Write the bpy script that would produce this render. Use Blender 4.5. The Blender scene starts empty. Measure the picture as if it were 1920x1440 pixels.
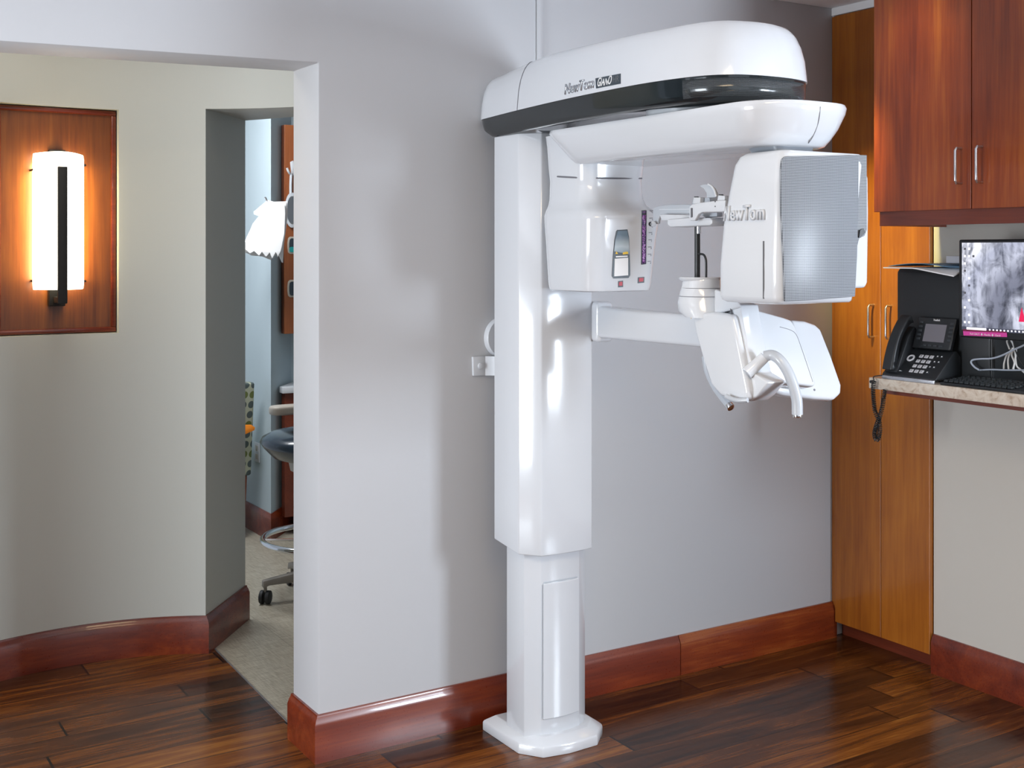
import bpy, bmesh, math, random
from mathutils import Vector, Matrix
from mathutils.bvhtree import BVHTree
random.seed(7)
S = bpy.context.scene
COL = S.collection
R = math.radians

# ---------------------------------------------------------------- camera
YAW = R(31.96074); F = 2230.0; PX0 = 960.0; HORIZON = 470.0
CAMP = Vector((-3.5153, -3.2675, 1.5))
cd = bpy.data.cameras.new('camera'); cam = bpy.data.objects.new('camera', cd); COL.objects.link(cam)
cam.location = CAMP; cam.rotation_euler = (R(90), 0, -YAW)
cd.sensor_width = 36; cd.lens = F / 1920 * 36; cd.shift_y = -(720 - HORIZON) / 1920
cd.clip_start = .05
S.camera = cam
# ---------------------------------------------------------------- world, lights, exposure
S.view_settings.view_transform = 'Standard'; S.view_settings.look = 'None'
S.view_settings.exposure = 0.0; S.view_settings.gamma = 1; S.view_settings.use_curve_mapping = False
w = bpy.data.worlds.new('world'); S.world = w; w.use_nodes = True
w.node_tree.nodes['Background'].inputs[0].default_value = (.75, .85, 1, 1)
w.node_tree.nodes['Background'].inputs[1].default_value = .55
def area(name, loc, target, sx, sy, power, color, spread=180):
    l = bpy.data.lights.new(name, 'AREA'); l.shape = 'RECTANGLE'; l.size = sx; l.size_y = sy
    l.energy = power; l.color = color; l.spread = R(spread)
    o = bpy.data.objects.new(name, l); COL.objects.link(o); o.location = loc
    o.rotation_euler = (Vector(target) - Vector(loc)).to_track_quat('-Z', 'Y').to_euler(); return o
def spot(name, loc, target, power, color, ang, blend=1, size=.05):
    l = bpy.data.lights.new(name, 'SPOT'); l.energy = power; l.color = color; l.spot_size = R(ang); l.spot_blend = blend
    l.shadow_soft_size = size
    o = bpy.data.objects.new(name, l); COL.objects.link(o); o.location = loc
    o.rotation_euler = (Vector(target) - Vector(loc)).to_track_quat('-Z', 'Y').to_euler(); return o
area('window_light_right', (.03, -3.6, 1.32), (-1.6, -.5, 1.5), .62, .85, 105, (.78, .88, 1))
area('window_light_left', (-5.9, -1.05, 1.05), (-4.9, -.95, 1.12), 1.3, 1.5, 135, (.86, .93, 1))
area('window_light_rear', (-2.6, -5.4, 1.6), (-2.6, -4.4, 1.6), 3.6, 1.6, 10, (.93, .96, 1))
area('ceiling_panel_light', (-2.8, -2.6, 2.42), (-2.8, -2.6, 0), 1.2, .6, 30, (1, .76, .46))
area('hall_ceiling_light', (-2.75, .7, 2.40), (-2.75, .7, 0), .5, .5, 4.5, (1, .95, .84))
area('treatment_room_light', (-2.0, 2.1, 2.38), (-1.4, 2.7, 1.0), .8, .8, 48, (.95, .97, 1))
spot('cabinet_downlight', (-.95, -.46, 2.43), (0, -.27, 1.52), 250, (1, .86, .30), 32)
spot('upper_cabinet_downlight', (-.75, -.72, 2.43), (-.33, -.68, 2.15), 10, (1, .80, .30), 60)

# ---------------------------------------------------------------- helpers
UA = (math.cos(YAW), -math.sin(YAW)); FW = (math.sin(YAW), math.cos(YAW))
def rayd(px, py):
    a = (px - PX0) / F; b = -(py - HORIZON) / F
    return Vector((FW[0] + a * UA[0], FW[1] + a * UA[1], b))
def W(px, py, ax, val):
    """place of a measured point that lies in the world plane ax=val"""
    d = rayd(px, py); i = 'xyz'.index(ax); t = (val - CAMP[i]) / d[i]
    return CAMP + d * t

def link(o):
    COL.objects.link(o); return o
def finish(name, bm, m, parent=None, smooth=38, kind=None, label=None):
    bmesh.ops.recalc_face_normals(bm, faces=bm.faces)
    me = bpy.data.meshes.new(name); bm.to_mesh(me); bm.free()
    if smooth:
        me.polygons.foreach_set('use_smooth', [True] * len(me.polygons)); me.set_sharp_from_angle(angle=R(smooth))
    me.materials.append(m)
    o = link(bpy.data.objects.new(name, me))
    if parent: o.parent = parent
    if kind: o['kind'] = kind
    if label: o['label'] = label
    return o
def thing(name, label, cat, loc=(0, 0, 0), group=None):
    o = link(bpy.data.objects.new(name, None)); o.location = loc; o.empty_display_size = .05
    return tag(o, label, cat, group)
def tag(o, label, cat, group=None):
    o['label'] = label; o['category'] = cat
    if group: o['group'] = group
    return o
def adopt(root):
    """parts are modelled in world coordinates; keep them there under a root that stands elsewhere"""
    for c in [c for c in bpy.data.objects if c.parent == root]:
        if c.get('_kept'): continue
        c.matrix_parent_inverse = Matrix.Translation(-root.location)
def merge(a, b):
    me = bpy.data.meshes.new('tmp'); b.to_mesh(me); b.free(); a.from_mesh(me); bpy.data.meshes.remove(me); return a
def bevel(bm, w, seg=2, ang=30):
    if w <= 0: return bm
    bmesh.ops.recalc_face_normals(bm, faces=bm.faces)
    es = [e for e in bm.edges if len(e.link_faces) == 2 and e.calc_face_angle(0) > R(ang)]
    bmesh.ops.bevel(bm, geom=es, offset=w, segments=seg, profile=.5, affect='EDGES', clamp_overlap=True); return bm
def box(x0, x1, y0, y1, z0, z1, bv=0, seg=2):
    bm = bmesh.new()
    bmesh.ops.create_cube(bm, size=1, matrix=Matrix.Translation(((x0+x1)/2, (y0+y1)/2, (z0+z1)/2)) @ Matrix.Diagonal((abs(x1-x0), abs(y1-y0), abs(z1-z0), 1)))
    return bevel(bm, bv, seg)
def prism(pts, d, bv=0, seg=2):
    """closed polygon of 3D points extruded by vector d"""
    bm = bmesh.new(); d = Vector(d)
    vs = [bm.verts.new(Vector(p)) for p in pts]; f = bm.faces.new(vs)
    r = bmesh.ops.extrude_face_region(bm, geom=[f])
    bmesh.ops.translate(bm, vec=d, verts=[g for g in r['geom'] if isinstance(g, bmesh.types.BMVert)])
    bmesh.ops.recalc_face_normals(bm, faces=bm.faces)
    return bevel(bm, bv, seg)
def loft(rings, cap=True, closed=True):
    bm = bmesh.new(); L = []
    for r in rings: L.append([bm.verts.new(Vector(p)) for p in r])
    n = len(L[0])
    for a, b in zip(L, L[1:]):
        for i in range(n if closed else n - 1):
            j = (i + 1) % n
            bm.faces.new((a[i], a[j], b[j], b[i]))
    if cap and closed:
        bm.faces.new(L[0][::-1]); bm.faces.new(L[-1])
    return bm
def catmull(pts, n=6, closed=False):
    P = [Vector(p) for p in pts]; out = []; m = len(P)
    for i in range(m if closed else m - 1):
        p0 = P[(i - 1) % m] if closed or i > 0 else P[0] * 2 - P[1]
        p1 = P[i]; p2 = P[(i + 1) % m]
        p3 = P[(i + 2) % m] if closed or i < m - 2 else P[-1] * 2 - P[-2]
        for k in range(n):
            t = k / n
            out.append(.5 * ((2 * p1) + (p2 - p0) * t + (2 * p0 - 5 * p1 + 4 * p2 - p3) * t * t + (3 * p1 - p0 - 3 * p2 + p3) * t ** 3))
    if not closed: out.append(P[-1])
    return out
def tube(path, r, seg=12, cap=True, smooth=0):
    P = catmull(path, smooth) if smooth else [Vector(p) for p in path]
    rs = r if isinstance(r, (list, tuple)) else [r] * len(P)
    if len(rs) != len(P):
        rs = [rs[min(len(rs) - 1, int(i * len(rs) / len(P)))] for i in range(len(P))]
    rings = []; up = None
    for i, p in enumerate(P):
        t = (P[min(i + 1, len(P) - 1)] - P[max(i - 1, 0)]).normalized()
        if up is None:
            up = t.orthogonal().normalized()
        up = (up - t * up.dot(t)).normalized(); s = t.cross(up)
        rings.append([p + (up * math.cos(a) + s * math.sin(a)) * rs[i] for a in [2 * math.pi * k / seg for k in range(seg)]])
    return loft(rings, cap)
def cyl(p0, p1, r, seg=20, bv=0):
    return bevel(tube([p0, p1], r, seg), bv, 2, 60)
def rrect(cx, cy, hx, hy, r, z, n=5):
    out = []
    for sx, sy, a0 in ((1, 1, 0), (-1, 1, 90), (-1, -1, 180), (1, -1, 270)):
        for k in range(n + 1):
            a = R(a0 + 90 * k / n)
            out.append((cx + sx * (hx - r) + r * math.cos(a), cy + sy * (hy - r) + r * math.sin(a), z))
    return out
def ell(cx, cy, hx, hy, z, n=28):
    return [(cx + hx * math.cos(2*math.pi*k/n), cy + hy * math.sin(2*math.pi*k/n), z) for k in range(n)]
def bvh(o):
    me = o.data; return BVHTree.FromPolygons([v.co.copy() for v in me.vertices], [tuple(p.vertices) for p in me.polygons])
def ray_hit(tree, px, py):
    for dx, dy in ((0, 0), (2, 0), (-2, 0), (0, 2), (0, -2), (5, 0), (-5, 0), (0, 5), (0, -5), (10, 0), (-10, 0), (0, 10), (0, -10), (18, 0), (-18, 0)):
        d = rayd(px + dx, py + dy).normalized(); h = tree.ray_cast(CAMP, d)
        if h[0]: break
    if dx or dy: print('offset hit', px, py, dx, dy)
    return (h[0], h[1] if h[1].dot(d) < 0 else -h[1]) if h[0] else None
def decal(name, poly, target, m, parent, th=.0012, sub=1, label=None):
    """a thin raised patch lying on a surface; corners are measured points"""
    t = bvh(target) if not isinstance(target, BVHTree) else target
    pts = []
    for i in range(len(poly)):
        a, b = poly[i], poly[(i + 1) % len(poly)]
        for k in range(sub): pts.append((a[0] + (b[0]-a[0])*k/sub, a[1] + (b[1]-a[1])*k/sub))
    H = [ray_hit(t, *p) for p in pts]; H = [h for h in H if h]
    if len(H) < 3: print('decal miss', name); return None
    n = sum((h[1] for h in H), Vector()).normalized()
    return finish(name, prism([h[0] - n * .0005 for h in H], n * (th + .0005)), m, parent, label=label)
def patch(name, quad4, tree, m, parent, off=.0015, nx=2, ny=14):
    """thin sheet that follows a curved surface; quad4 = measured corners tl, tr, br, bl"""
    tl, tr, br, bl = quad4; rows = []
    for j in range(ny + 1):
        r = []
        for i in range(nx + 1):
            a, b = i / nx, j / ny
            px = (tl[0]*(1-a)+tr[0]*a)*(1-b)+(bl[0]*(1-a)+br[0]*a)*b; py = (tl[1]*(1-a)+tr[1]*a)*(1-b)+(bl[1]*(1-a)+br[1]*a)*b
            h = ray_hit(tree, px, py); r.append(h[0] + h[1] * off)
        rows.append(r)
    bm = bmesh.new(); V = [[bm.verts.new(p) for p in r] for r in rows]
    for a, b in zip(V, V[1:]):
        for i in range(nx): bm.faces.new((a[i], a[i+1], b[i+1], b[i]))
    o = finish(name, bm, m, parent); md = o.modifiers.new('thickness', 'SOLIDIFY'); md.thickness = .0008; md.offset = 0
    return o
def text_mesh(body, size, extrude=.002, shear=0, bold=0, spacing=1):
    cu = bpy.data.curves.new('txt', 'FONT'); cu.body = body; cu.size = size; cu.extrude = extrude; cu.shear = shear
    cu.offset = bold; cu.space_character = spacing; cu.resolution_u = 3
    o = bpy.data.objects.new('txt', cu); COL.objects.link(o)
    bpy.context.view_layer.update()
    me = bpy.data.meshes.new_from_object(o.evaluated_get(bpy.context.evaluated_depsgraph_get()))
    bpy.data.objects.remove(o); bpy.data.curves.remove(cu); return me
def text(name, body, p, u, v, width, extrude, m, parent, shear=0, bold=0, target=None, height=None):
    """raised lettering starting at p, running along u, upright along v, stretched to a width; drawn onto target"""
    me = text_mesh(body, 1, 0, shear, bold)
    xs = [q.co.x for q in me.vertices]; ys = [q.co.y for q in me.vertices]
    sc = width / (max(xs) - min(xs)); x0 = min(xs); y0 = min(ys)
    scy = height / (max(ys) - min(ys)) if height else sc
    bm = bmesh.new(); bm.from_mesh(me); bpy.data.meshes.remove(me)
    u = Vector(u).normalized(); v = Vector(v); v = (v - u * v.dot(u)).normalized(); n = u.cross(v).normalized()
    if len(bm.faces) == 0: return None
    bmesh.ops.remove_doubles(bm, verts=bm.verts, dist=.0005)
    r = bmesh.ops.extrude_face_region(bm, geom=list(bm.faces)); top = set(g for g in r['geom'] if isinstance(g, bmesh.types.BMVert))
    for q in bm.verts:
        a = q.co.copy(); w_ = Vector(p) + u * (a.x - x0) * sc + v * (a.y - y0) * scy
        if target:
            h = target.ray_cast(w_ + n * .1, -n)
            if h[0]: w_ = h[0]
        q.co = w_ + n * (extrude if q in top else -.0005)
    return finish(name, bm, m, parent, smooth=0)

# ---------------------------------------------------------------- materials
def mat(name, col=(.8, .8, .8), rough=.5, metal=0, coat=0, spec=.5, emit=None, estr=0, bump=0, bscale=200, trans=0, alpha=1):
    m = bpy.data.materials.new(name); m.use_nodes = True; nt = m.node_tree; b = nt.nodes['Principled BSDF']
    b.inputs['Base Color'].default_value = (*col, 1); b.inputs['Roughness'].default_value = rough
    b.inputs['Metallic'].default_value = metal; b.inputs['Coat Weight'].default_value = coat; b.inputs['Coat Roughness'].default_value = .05
    b.inputs['Specular IOR Level'].default_value = spec; b.inputs['Transmission Weight'].default_value = trans; b.inputs['Alpha'].default_value = alpha
    if emit: b.inputs['Emission Color'].default_value = (*emit, 1); b.inputs['Emission Strength'].default_value = estr
    # a faint procedural unevenness everywhere
    tc = nt.nodes.new('ShaderNodeTexCoord'); no = nt.nodes.new('ShaderNodeTexNoise'); no.inputs['Scale'].default_value = bscale; no.inputs['Detail'].default_value = 3
    nt.links.new(tc.outputs['Object'], no.inputs['Vector'])
    if bump:
        bp = nt.nodes.new('ShaderNodeBump'); bp.inputs['Strength'].default_value = bump; bp.inputs['Distance'].default_value = .002
        nt.links.new(no.outputs['Fac'], bp.inputs['Height']); nt.links.new(bp.outputs[0], b.inputs['Normal'])
    else:
        mr = nt.nodes.new('ShaderNodeMapRange'); mr.inputs['To Min'].default_value = rough * .92; mr.inputs['To Max'].default_value = min(1, rough * 1.08 + .005)
        nt.links.new(no.outputs['Fac'], mr.inputs['Value']); nt.links.new(mr.outputs[0], b.inputs['Roughness'])
    return m
class N:
    """tiny node helper"""
    def __init__(s, m): s.nt = m.node_tree; s.b = s.nt.nodes['Principled BSDF']
    def n(s, t, **k):
        x = s.nt.nodes.new('ShaderNode' + t)
        for a, v in k.items():
            if a.startswith('i_'): x.inputs[a[2:].replace('_', ' ')].default_value = v
            else: setattr(x, a, v)
        return x
    def l(s, a, b): s.nt.links.new(a, b)
    def math(s, op, a, b=None, c=None):
        x = s.n('Math', operation=op)
        for i, v in enumerate((a, b, c)):
            if v is None: continue
            if isinstance(v, (int, float)): x.inputs[i].default_value = v
            else: s.l(v, x.inputs[i])
        return x.outputs[0]
    def ramp(s, fac, stops):
        x = s.n('ValToRGB'); e = x.color_ramp.elements
        while len(e) < len(stops): e.new(.5)
        for i, (p, c) in enumerate(stops): e[i].position = p; e[i].color = (*c, 1)
        s.l(fac, x.inputs[0]); return x.outputs[0]
    def mix(s, fac, a, b, blend='MIX'):
        x = s.n('Mix', data_type='RGBA', blend_type=blend)
        for i, v in ((0, fac), (6, a), (7, b)):
            if isinstance(v, (int, float)): x.inputs[i].default_value = v
            elif isinstance(v, tuple): x.inputs[i].default_value = (*v, 1)
            else: s.l(v, x.inputs[i])
        return x.outputs[2]

def wood(name, dark, mid, light, rough=.28, grain='z', scale=1, coat=.3, figure=.5):
    m = mat(name, mid, rough, coat=coat); q = N(m)
    tc = q.n('TexCoord'); mp = q.n('Mapping')
    sc = {'z': (9, 9, .8), 'x': (.8, 9, 9), 'y': (9, .8, 9)}[grain]
    mp.inputs['Scale'].default_value = tuple(a * scale for a in sc); q.l(tc.outputs['Object'], mp.inputs[0])
    n1 = q.n('TexNoise', i_Scale=1.3, i_Detail=6, i_Roughness=.55, i_Distortion=1.2); q.l(mp.outputs[0], n1.inputs['Vector'])
    mp2 = q.n('Mapping'); sc2 = {'z': (60, 60, 2.2), 'x': (2.2, 60, 60), 'y': (60, 2.2, 60)}[grain]
    mp2.inputs['Scale'].default_value = tuple(a * scale for a in sc2); q.l(tc.outputs['Object'], mp2.inputs[0])
    n2 = q.n('TexNoise', i_Scale=2.2, i_Detail=4, i_Roughness=.6); q.l(mp2.outputs[0], n2.inputs['Vector'])
    n3 = q.n('TexNoise', i_Scale=3.0 * scale, i_Detail=2, i_Distortion=.8); q.l(tc.outputs['Object'], n3.inputs['Vector'])
    f = q.math('ADD', q.math('MULTIPLY', n1.outputs['Fac'], .5), q.math('MULTIPLY', n2.outputs['Fac'], .28))
    f = q.math('ADD', f, q.math('MULTIPLY', n3.outputs['Fac'], .22))
    c = q.ramp(f, [(.36, dark), (.5, mid), (.66, light)])
    q.l(c, q.b.inputs['Base Color'])
    bp = q.n('Bump', i_Strength=.08, i_Distance=.001); q.l(n2.outputs['Fac'], bp.inputs['Height']); q.l(bp.outputs[0], q.b.inputs['Normal'])
    return m

M = {}
M['wall'] = mat('painted_wall', (.52, .525, .54), .55, spec=.4, bump=.05, bscale=300)
M['wall_beige'] = mat('warm_beige_wall_paint', (.56, .53, .48), .55, spec=.4, bump=.05, bscale=300)
M['wall_hall'] = mat('hall_wall_paint', (.50, .51, .48), .55, spec=.4, bump=.05, bscale=300)
M['blue_wall'] = mat('pale_blue_wall_paint', (.47, .56, .60), .6, spec=.3, bump=.05, bscale=300)
M['ceiling'] = mat('ceiling_tile', (.88, .87, .88), .9, spec=.2, bump=.5, bscale=220)
M['white'] = mat('glossy_white_plastic', (.63, .65, .68), .14, coat=.6, bscale=3)
M['white_satin'] = mat('satin_white_plastic', (.61, .63, .66), .32, coat=.2, bscale=3)
M['grey_plastic'] = mat('light_grey_plastic', (.46, .49, .53), .3, coat=.2, bscale=4)
M['dark_grey'] = mat('mid_grey_plastic', (.22, .24, .27), .4)
M['seam'] = mat('seam_shadow_gap', (.10, .10, .11), .6)
M['band'] = mat('smoked_dark_panel', (.010, .015, .018), .08, coat=.35, bscale=3)
M['black'] = mat('black_plastic', (.012, .014, .016), .38, bump=.05, bscale=900)
M['black_metal'] = mat('black_iron', (.02, .02, .02), .55, metal=.3, bump=.3, bscale=120)
M['chrome'] = mat('chrome', (.75, .76, .78), .12, metal=1)
M['steel'] = mat('brushed_steel', (.66, .67, .70), .28, metal=1)
M['rubber'] = mat('black_rubber', (.015, .016, .018), .6)
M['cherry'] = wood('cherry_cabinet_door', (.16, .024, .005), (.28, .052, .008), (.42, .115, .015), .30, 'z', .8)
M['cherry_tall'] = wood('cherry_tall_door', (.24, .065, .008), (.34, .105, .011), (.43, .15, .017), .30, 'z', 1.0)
M['cherry_trim'] = wood('dark_cherry_trim', (.10, .018, .008), (.155, .028, .011), (.21, .042, .015), .35, 'y', 1)
M['base_red'] = wood('red_baseboard_wood', (.085, .010, .0035), (.155, .021, .006), (.25, .045, .010), .28, 'x', .9, coat=.3)
M['base_light'] = wood('orange_baseboard_wood', (.11, .014, .0045), (.20, .033, .007), (.34, .10, .02), .28, 'x', 1.3, coat=.3)
M['panel_wood'] = wood('figured_wall_panel_wood', (.09, .022, .005), (.16, .045, .008), (.24, .08, .013), .34, 'z', 1.0, coat=.08)
M['chair_wood'] = wood('chair_leg_wood', (.07, .016, .006), (.12, .028, .010), (.18, .045, .015), .35, 'z', 1)
M['orange'] = mat('orange_vinyl', (.95, .28, .02), .4)
M['navy'] = mat('dark_blue_vinyl', (.015, .028, .045), .25, coat=.4, bump=.05)
M['beige_plastic'] = mat('beige_plastic', (.46, .42, .36), .4)
M['base_grey'] = mat('warm_grey_cast_base', (.24, .22, .19), .45)
M['paper'] = mat('white_paper', (.88, .88, .88), .75)
M['cloth'] = mat('white_bib_paper', (.95, .95, .95), .8, bump=.2, bscale=60)
M['bluefolder'] = mat('blue_folder_card', (.10, .24, .40), .5)
M['greybox'] = mat('pale_grey_card', (.50, .51, .56), .6)
M['laminate'] = mat('beige_laminate', (.60, .48, .37), .35, coat=.2)
M['red'] = mat('red_label', (.45, .02, .04), .4)
M['darklabel'] = mat('dark_label_frame', (.04, .055, .07), .3)
M['yellow'] = mat('yellow_warning', (.85, .55, .03), .5)
M['pink'] = mat('pink_label', (.80, .07, .42), .4)
M['maroon'] = mat('maroon_label_strip', (.22, .01, .06), .4)
M['whiteprint'] = mat('white_print', (.85, .85, .85), .5)
M['greyprint'] = mat('grey_print', (.16, .16, .18), .5)
M['dimprint'] = mat('dim_grey_print', (.12, .13, .14), .5)
M['emblem'] = mat('silver_lettering', (.50, .53, .57), .22, metal=.8)
M['teal'] = mat('teal_glove_box', (.02, .38, .36), .5)
M['cable_grey'] = mat('pale_blue_grey_cable', (.42, .47, .55), .4)
M['cable_white'] = mat('white_cable', (.75, .74, .72), .4)
M['lcd'] = mat('grey_lcd_glass', (.17, .16, .18), .15, coat=.4)
M['mirror'] = mat('hand_mirror_glass', (.85, .87, .90), .04, metal=1)
M['clear'] = mat('clear_rim_plastic', (.70, .74, .78), .15, trans=.3)
M['glass_lit'] = mat('lit_opal_glass', (.95, .93, .9), .35, emit=(1, .88, .66), estr=4.5)

# laminate with mottled veins
q = N(M['laminate']); tc = q.n('TexCoord'); n1 = q.n('TexNoise', i_Scale=22, i_Detail=6, i_Distortion=2.5); q.l(tc.outputs['Object'], n1.inputs['Vector'])
q.l(q.ramp(n1.outputs['Fac'], [(.30, (.42, .31, .22)), (.45, (.60, .50, .40)), (.62, (.68, .60, .50))]), q.b.inputs['Base Color'])

# wood floor planks, hand-scraped
def floor_mat():
    m = mat('dark_hand_scraped_floor', (.1, .03, .01), .28, coat=.0, spec=.32); q = N(m)
    tc = q.n('TexCoord'); sp = q.n('SeparateXYZ'); q.l(tc.outputs['Object'], sp.inputs[0])
    PW = .127; PL = 1.15
    yy = q.math('DIVIDE', q.math('ADD', sp.outputs[1], .055), PW); row = q.math('FLOOR', yy)
    wn = q.n('TexWhiteNoise', noise_dimensions='1D'); q.l(row, wn.inputs['W'])
    xx = q.math('DIVIDE', q.math('ADD', sp.outputs[0], q.math('MULTIPLY', wn.outputs['Value'], 5.0)), PL); colx = q.math('FLOOR', xx)
    cb = q.n('CombineXYZ'); q.l(row, cb.inputs[0]); q.l(colx, cb.inputs[1])
    wid = q.n('TexWhiteNoise', noise_dimensions='3D'); q.l(cb.outputs[0], wid.inputs['Vector'])
    # grain coordinates, shifted per plank
    cb2 = q.n('CombineXYZ'); q.l(q.math('ADD', q.math('MULTIPLY', sp.outputs[0], 1.6), q.math('MULTIPLY', wid.outputs['Value'], 31.)), cb2.inputs[0])
    q.l(q.math('MULTIPLY', sp.outputs[1], 17.), cb2.inputs[1]); q.l(row, cb2.inputs[2])
    g1 = q.n('TexNoise', i_Scale=1.0, i_Detail=6, i_Roughness=.6, i_Distortion=.9); q.l(cb2.outputs[0], g1.inputs['Vector'])
    cb3 = q.n('CombineXYZ'); q.l(q.math('MULTIPLY', sp.outputs[0], 10.), cb3.inputs[0]); q.l(q.math('MULTIPLY', sp.outputs[1], 160.), cb3.inputs[1])
    g2 = q.n('TexNoise', i_Scale=1.0, i_Detail=3); q.l(cb3.outputs[0], g2.inputs['Vector'])
    # cross scrape ripples
    cb4 = q.n('CombineXYZ'); q.l(q.math('MULTIPLY', sp.outputs[0], 40.), cb4.inputs[0]); q.l(q.math('MULTIPLY', sp.outputs[1], 7.), cb4.inputs[1]); q.l(wid.outputs['Value'], cb4.inputs[2])
    g3 = q.n('TexNoise', i_Scale=1.0, i_Detail=2); q.l(cb4.outputs[0], g3.inputs['Vector'])
    f = q.math('ADD', q.math('MULTIPLY', g1.outputs['Fac'], .52), q.math('ADD', q.math('MULTIPLY', g2.outputs['Fac'], .18), q.math('MULTIPLY', wid.outputs['Value'], .18)))
    c = q.ramp(f, [(.30, (.018, .0052, .002)), (.41, (.070, .020, .0048)), (.51, (.165, .050, .009)), (.68, (.38, .15, .025))])
    # joints
    fy = q.math('FRACT', yy); fx = q.math('FRACT', xx)
    ey = q.math('MINIMUM', fy, q.math('SUBTRACT', 1., fy)); ex = q.math('MULTIPLY', q.math('MINIMUM', fx, q.math('SUBTRACT', 1., fx)), PL / PW)
    jy = q.math('LESS_THAN', ey, .020); jx = q.math('LESS_THAN', ex, .028)
    j = q.math('MAXIMUM', q.math('MULTIPLY', jy, .65), jx)
    q.l(q.mix(j, c, (.006, .003, .002)), q.b.inputs['Base Color'])
    h = q.math('ADD', q.math('MULTIPLY', g1.outputs['Fac'], .6), q.math('ADD', q.math('MULTIPLY', g3.outputs['Fac'], .35), q.math('MULTIPLY', j, -.8)))
    bp = q.n('Bump', i_Strength=.28, i_Distance=.004); q.l(h, bp.inputs['Height']); q.l(bp.outputs[0], q.b.inputs['Normal'])
    rr = q.math('ADD', .12, q.math('MULTIPLY', g2.outputs['Fac'], .20)); q.l(rr, q.b.inputs['Roughness'])
    return m
M['floor'] = floor_mat()
def tile_mat():
    m = mat('beige_vinyl_tile', (.5, .47, .4), .28); q = N(m)
    tc = q.n('TexCoord'); sp = q.n('SeparateXYZ'); q.l(tc.outputs['Object'], sp.inputs[0])
    xx = q.math('DIVIDE', sp.outputs[0], .46); yy = q.math('DIVIDE', sp.outputs[1], .46)
    cbn = q.n('CombineXYZ'); q.l(q.math('MULTIPLY', sp.outputs[0], 14.), cbn.inputs[0]); q.l(q.math('MULTIPLY', sp.outputs[1], 160.), cbn.inputs[1])
    a = q.n('TexNoise', i_Scale=1., i_Detail=3); q.l(cbn.outputs[0], a.inputs['Vector'])
    cbm = q.n('CombineXYZ'); q.l(q.math('MULTIPLY', sp.outputs[0], 160.), cbm.inputs[0]); q.l(q.math('MULTIPLY', sp.outputs[1], 14.), cbm.inputs[1])
    b_ = q.n('TexNoise', i_Scale=1., i_Detail=3); q.l(cbm.outputs[0], b_.inputs['Vector'])
    f = q.math('MULTIPLY', q.math('ADD', a.outputs['Fac'], b_.outputs['Fac']), .5)
    c = q.ramp(f, [(.36, (.30, .26, .19)), (.5, (.42, .38, .30)), (.62, (.52, .48, .39))])
    fx = q.math('FRACT', xx); fy = q.math('FRACT', yy)
    j = q.math('MAXIMUM', q.math('LESS_THAN', fx, .008), q.math('LESS_THAN', fy, .008))
    q.l(q.mix(q.math('MULTIPLY', j, .5), c, (.2, .17, .12)), q.b.inputs['Base Color']); return m
M['tile'] = tile_mat()
# perforated dark mesh
def mesh_mat(name, c0, c1, sc, ro=.16, co=.9, ymul=0, spec=.5):
    m = mat(name, c0, ro, coat=co); q = N(m); tc = q.n('TexCoord')
    sp = q.n('SeparateXYZ'); q.l(tc.outputs['Object'], sp.inputs[0])
    a = q.math('ADD', sp.outputs[0], q.math('MULTIPLY', sp.outputs[1], ymul)) if ymul else sp.outputs[0]
    su = q.math('SINE', q.math('MULTIPLY', q.math('ADD', a, sp.outputs[2]), sc * 3.6)); sv = q.math('SINE', q.math('MULTIPLY', q.math('SUBTRACT', a, sp.outputs[2]), sc * 3.6))
    f = q.math('GREATER_THAN', q.math('MULTIPLY', su, sv), .12)
    q.b.inputs['Specular IOR Level'].default_value = spec
    q.l(q.mix(f, c0, c1), q.b.inputs['Base Color']); q.b.inputs['Coat Roughness'].default_value = .03
    return m
M['mesh'] = mesh_mat('perforated_grey_mesh', (.30, .32, .35), (.06, .068, .08), 240, .3, .0, 0, .15)
# patterned chair fabric: rows of ovals
def fabric():
    m = mat('oval_patterned_fabric', (.4, .4, .3), .8); q = N(m); tc = q.n('TexCoord'); sp = q.n('SeparateXYZ'); q.l(tc.outputs['Object'], sp.inputs[0])
    u = q.math('SUBTRACT', q.math('FRACT', q.math('DIVIDE', q.math('ADD', sp.outputs[0], sp.outputs[1]), .042)), .5)
    v = q.math('SUBTRACT', q.math('FRACT', q.math('DIVIDE', sp.outputs[2], .052)), .5)
    d = q.math('SQRT', q.math('ADD', q.math('POWER', q.math('MULTIPLY', u, 1.0), 2.), q.math('POWER', q.math('MULTIPLY', v, 1.1), 2.)))
    o_ = q.math('LESS_THAN', d, .40); row = q.math('MODULO', q.math('FLOOR', q.math('DIVIDE', sp.outputs[2], .052)), 3.)
    oc = q.mix(q.math('GREATER_THAN', row, 1.5), (.075, .10, .10), (.13, .16, .045))
    q.l(q.mix(o_, (.42, .44, .33), oc), q.b.inputs['Base Color']); return m
M['fabric'] = fabric()
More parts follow.
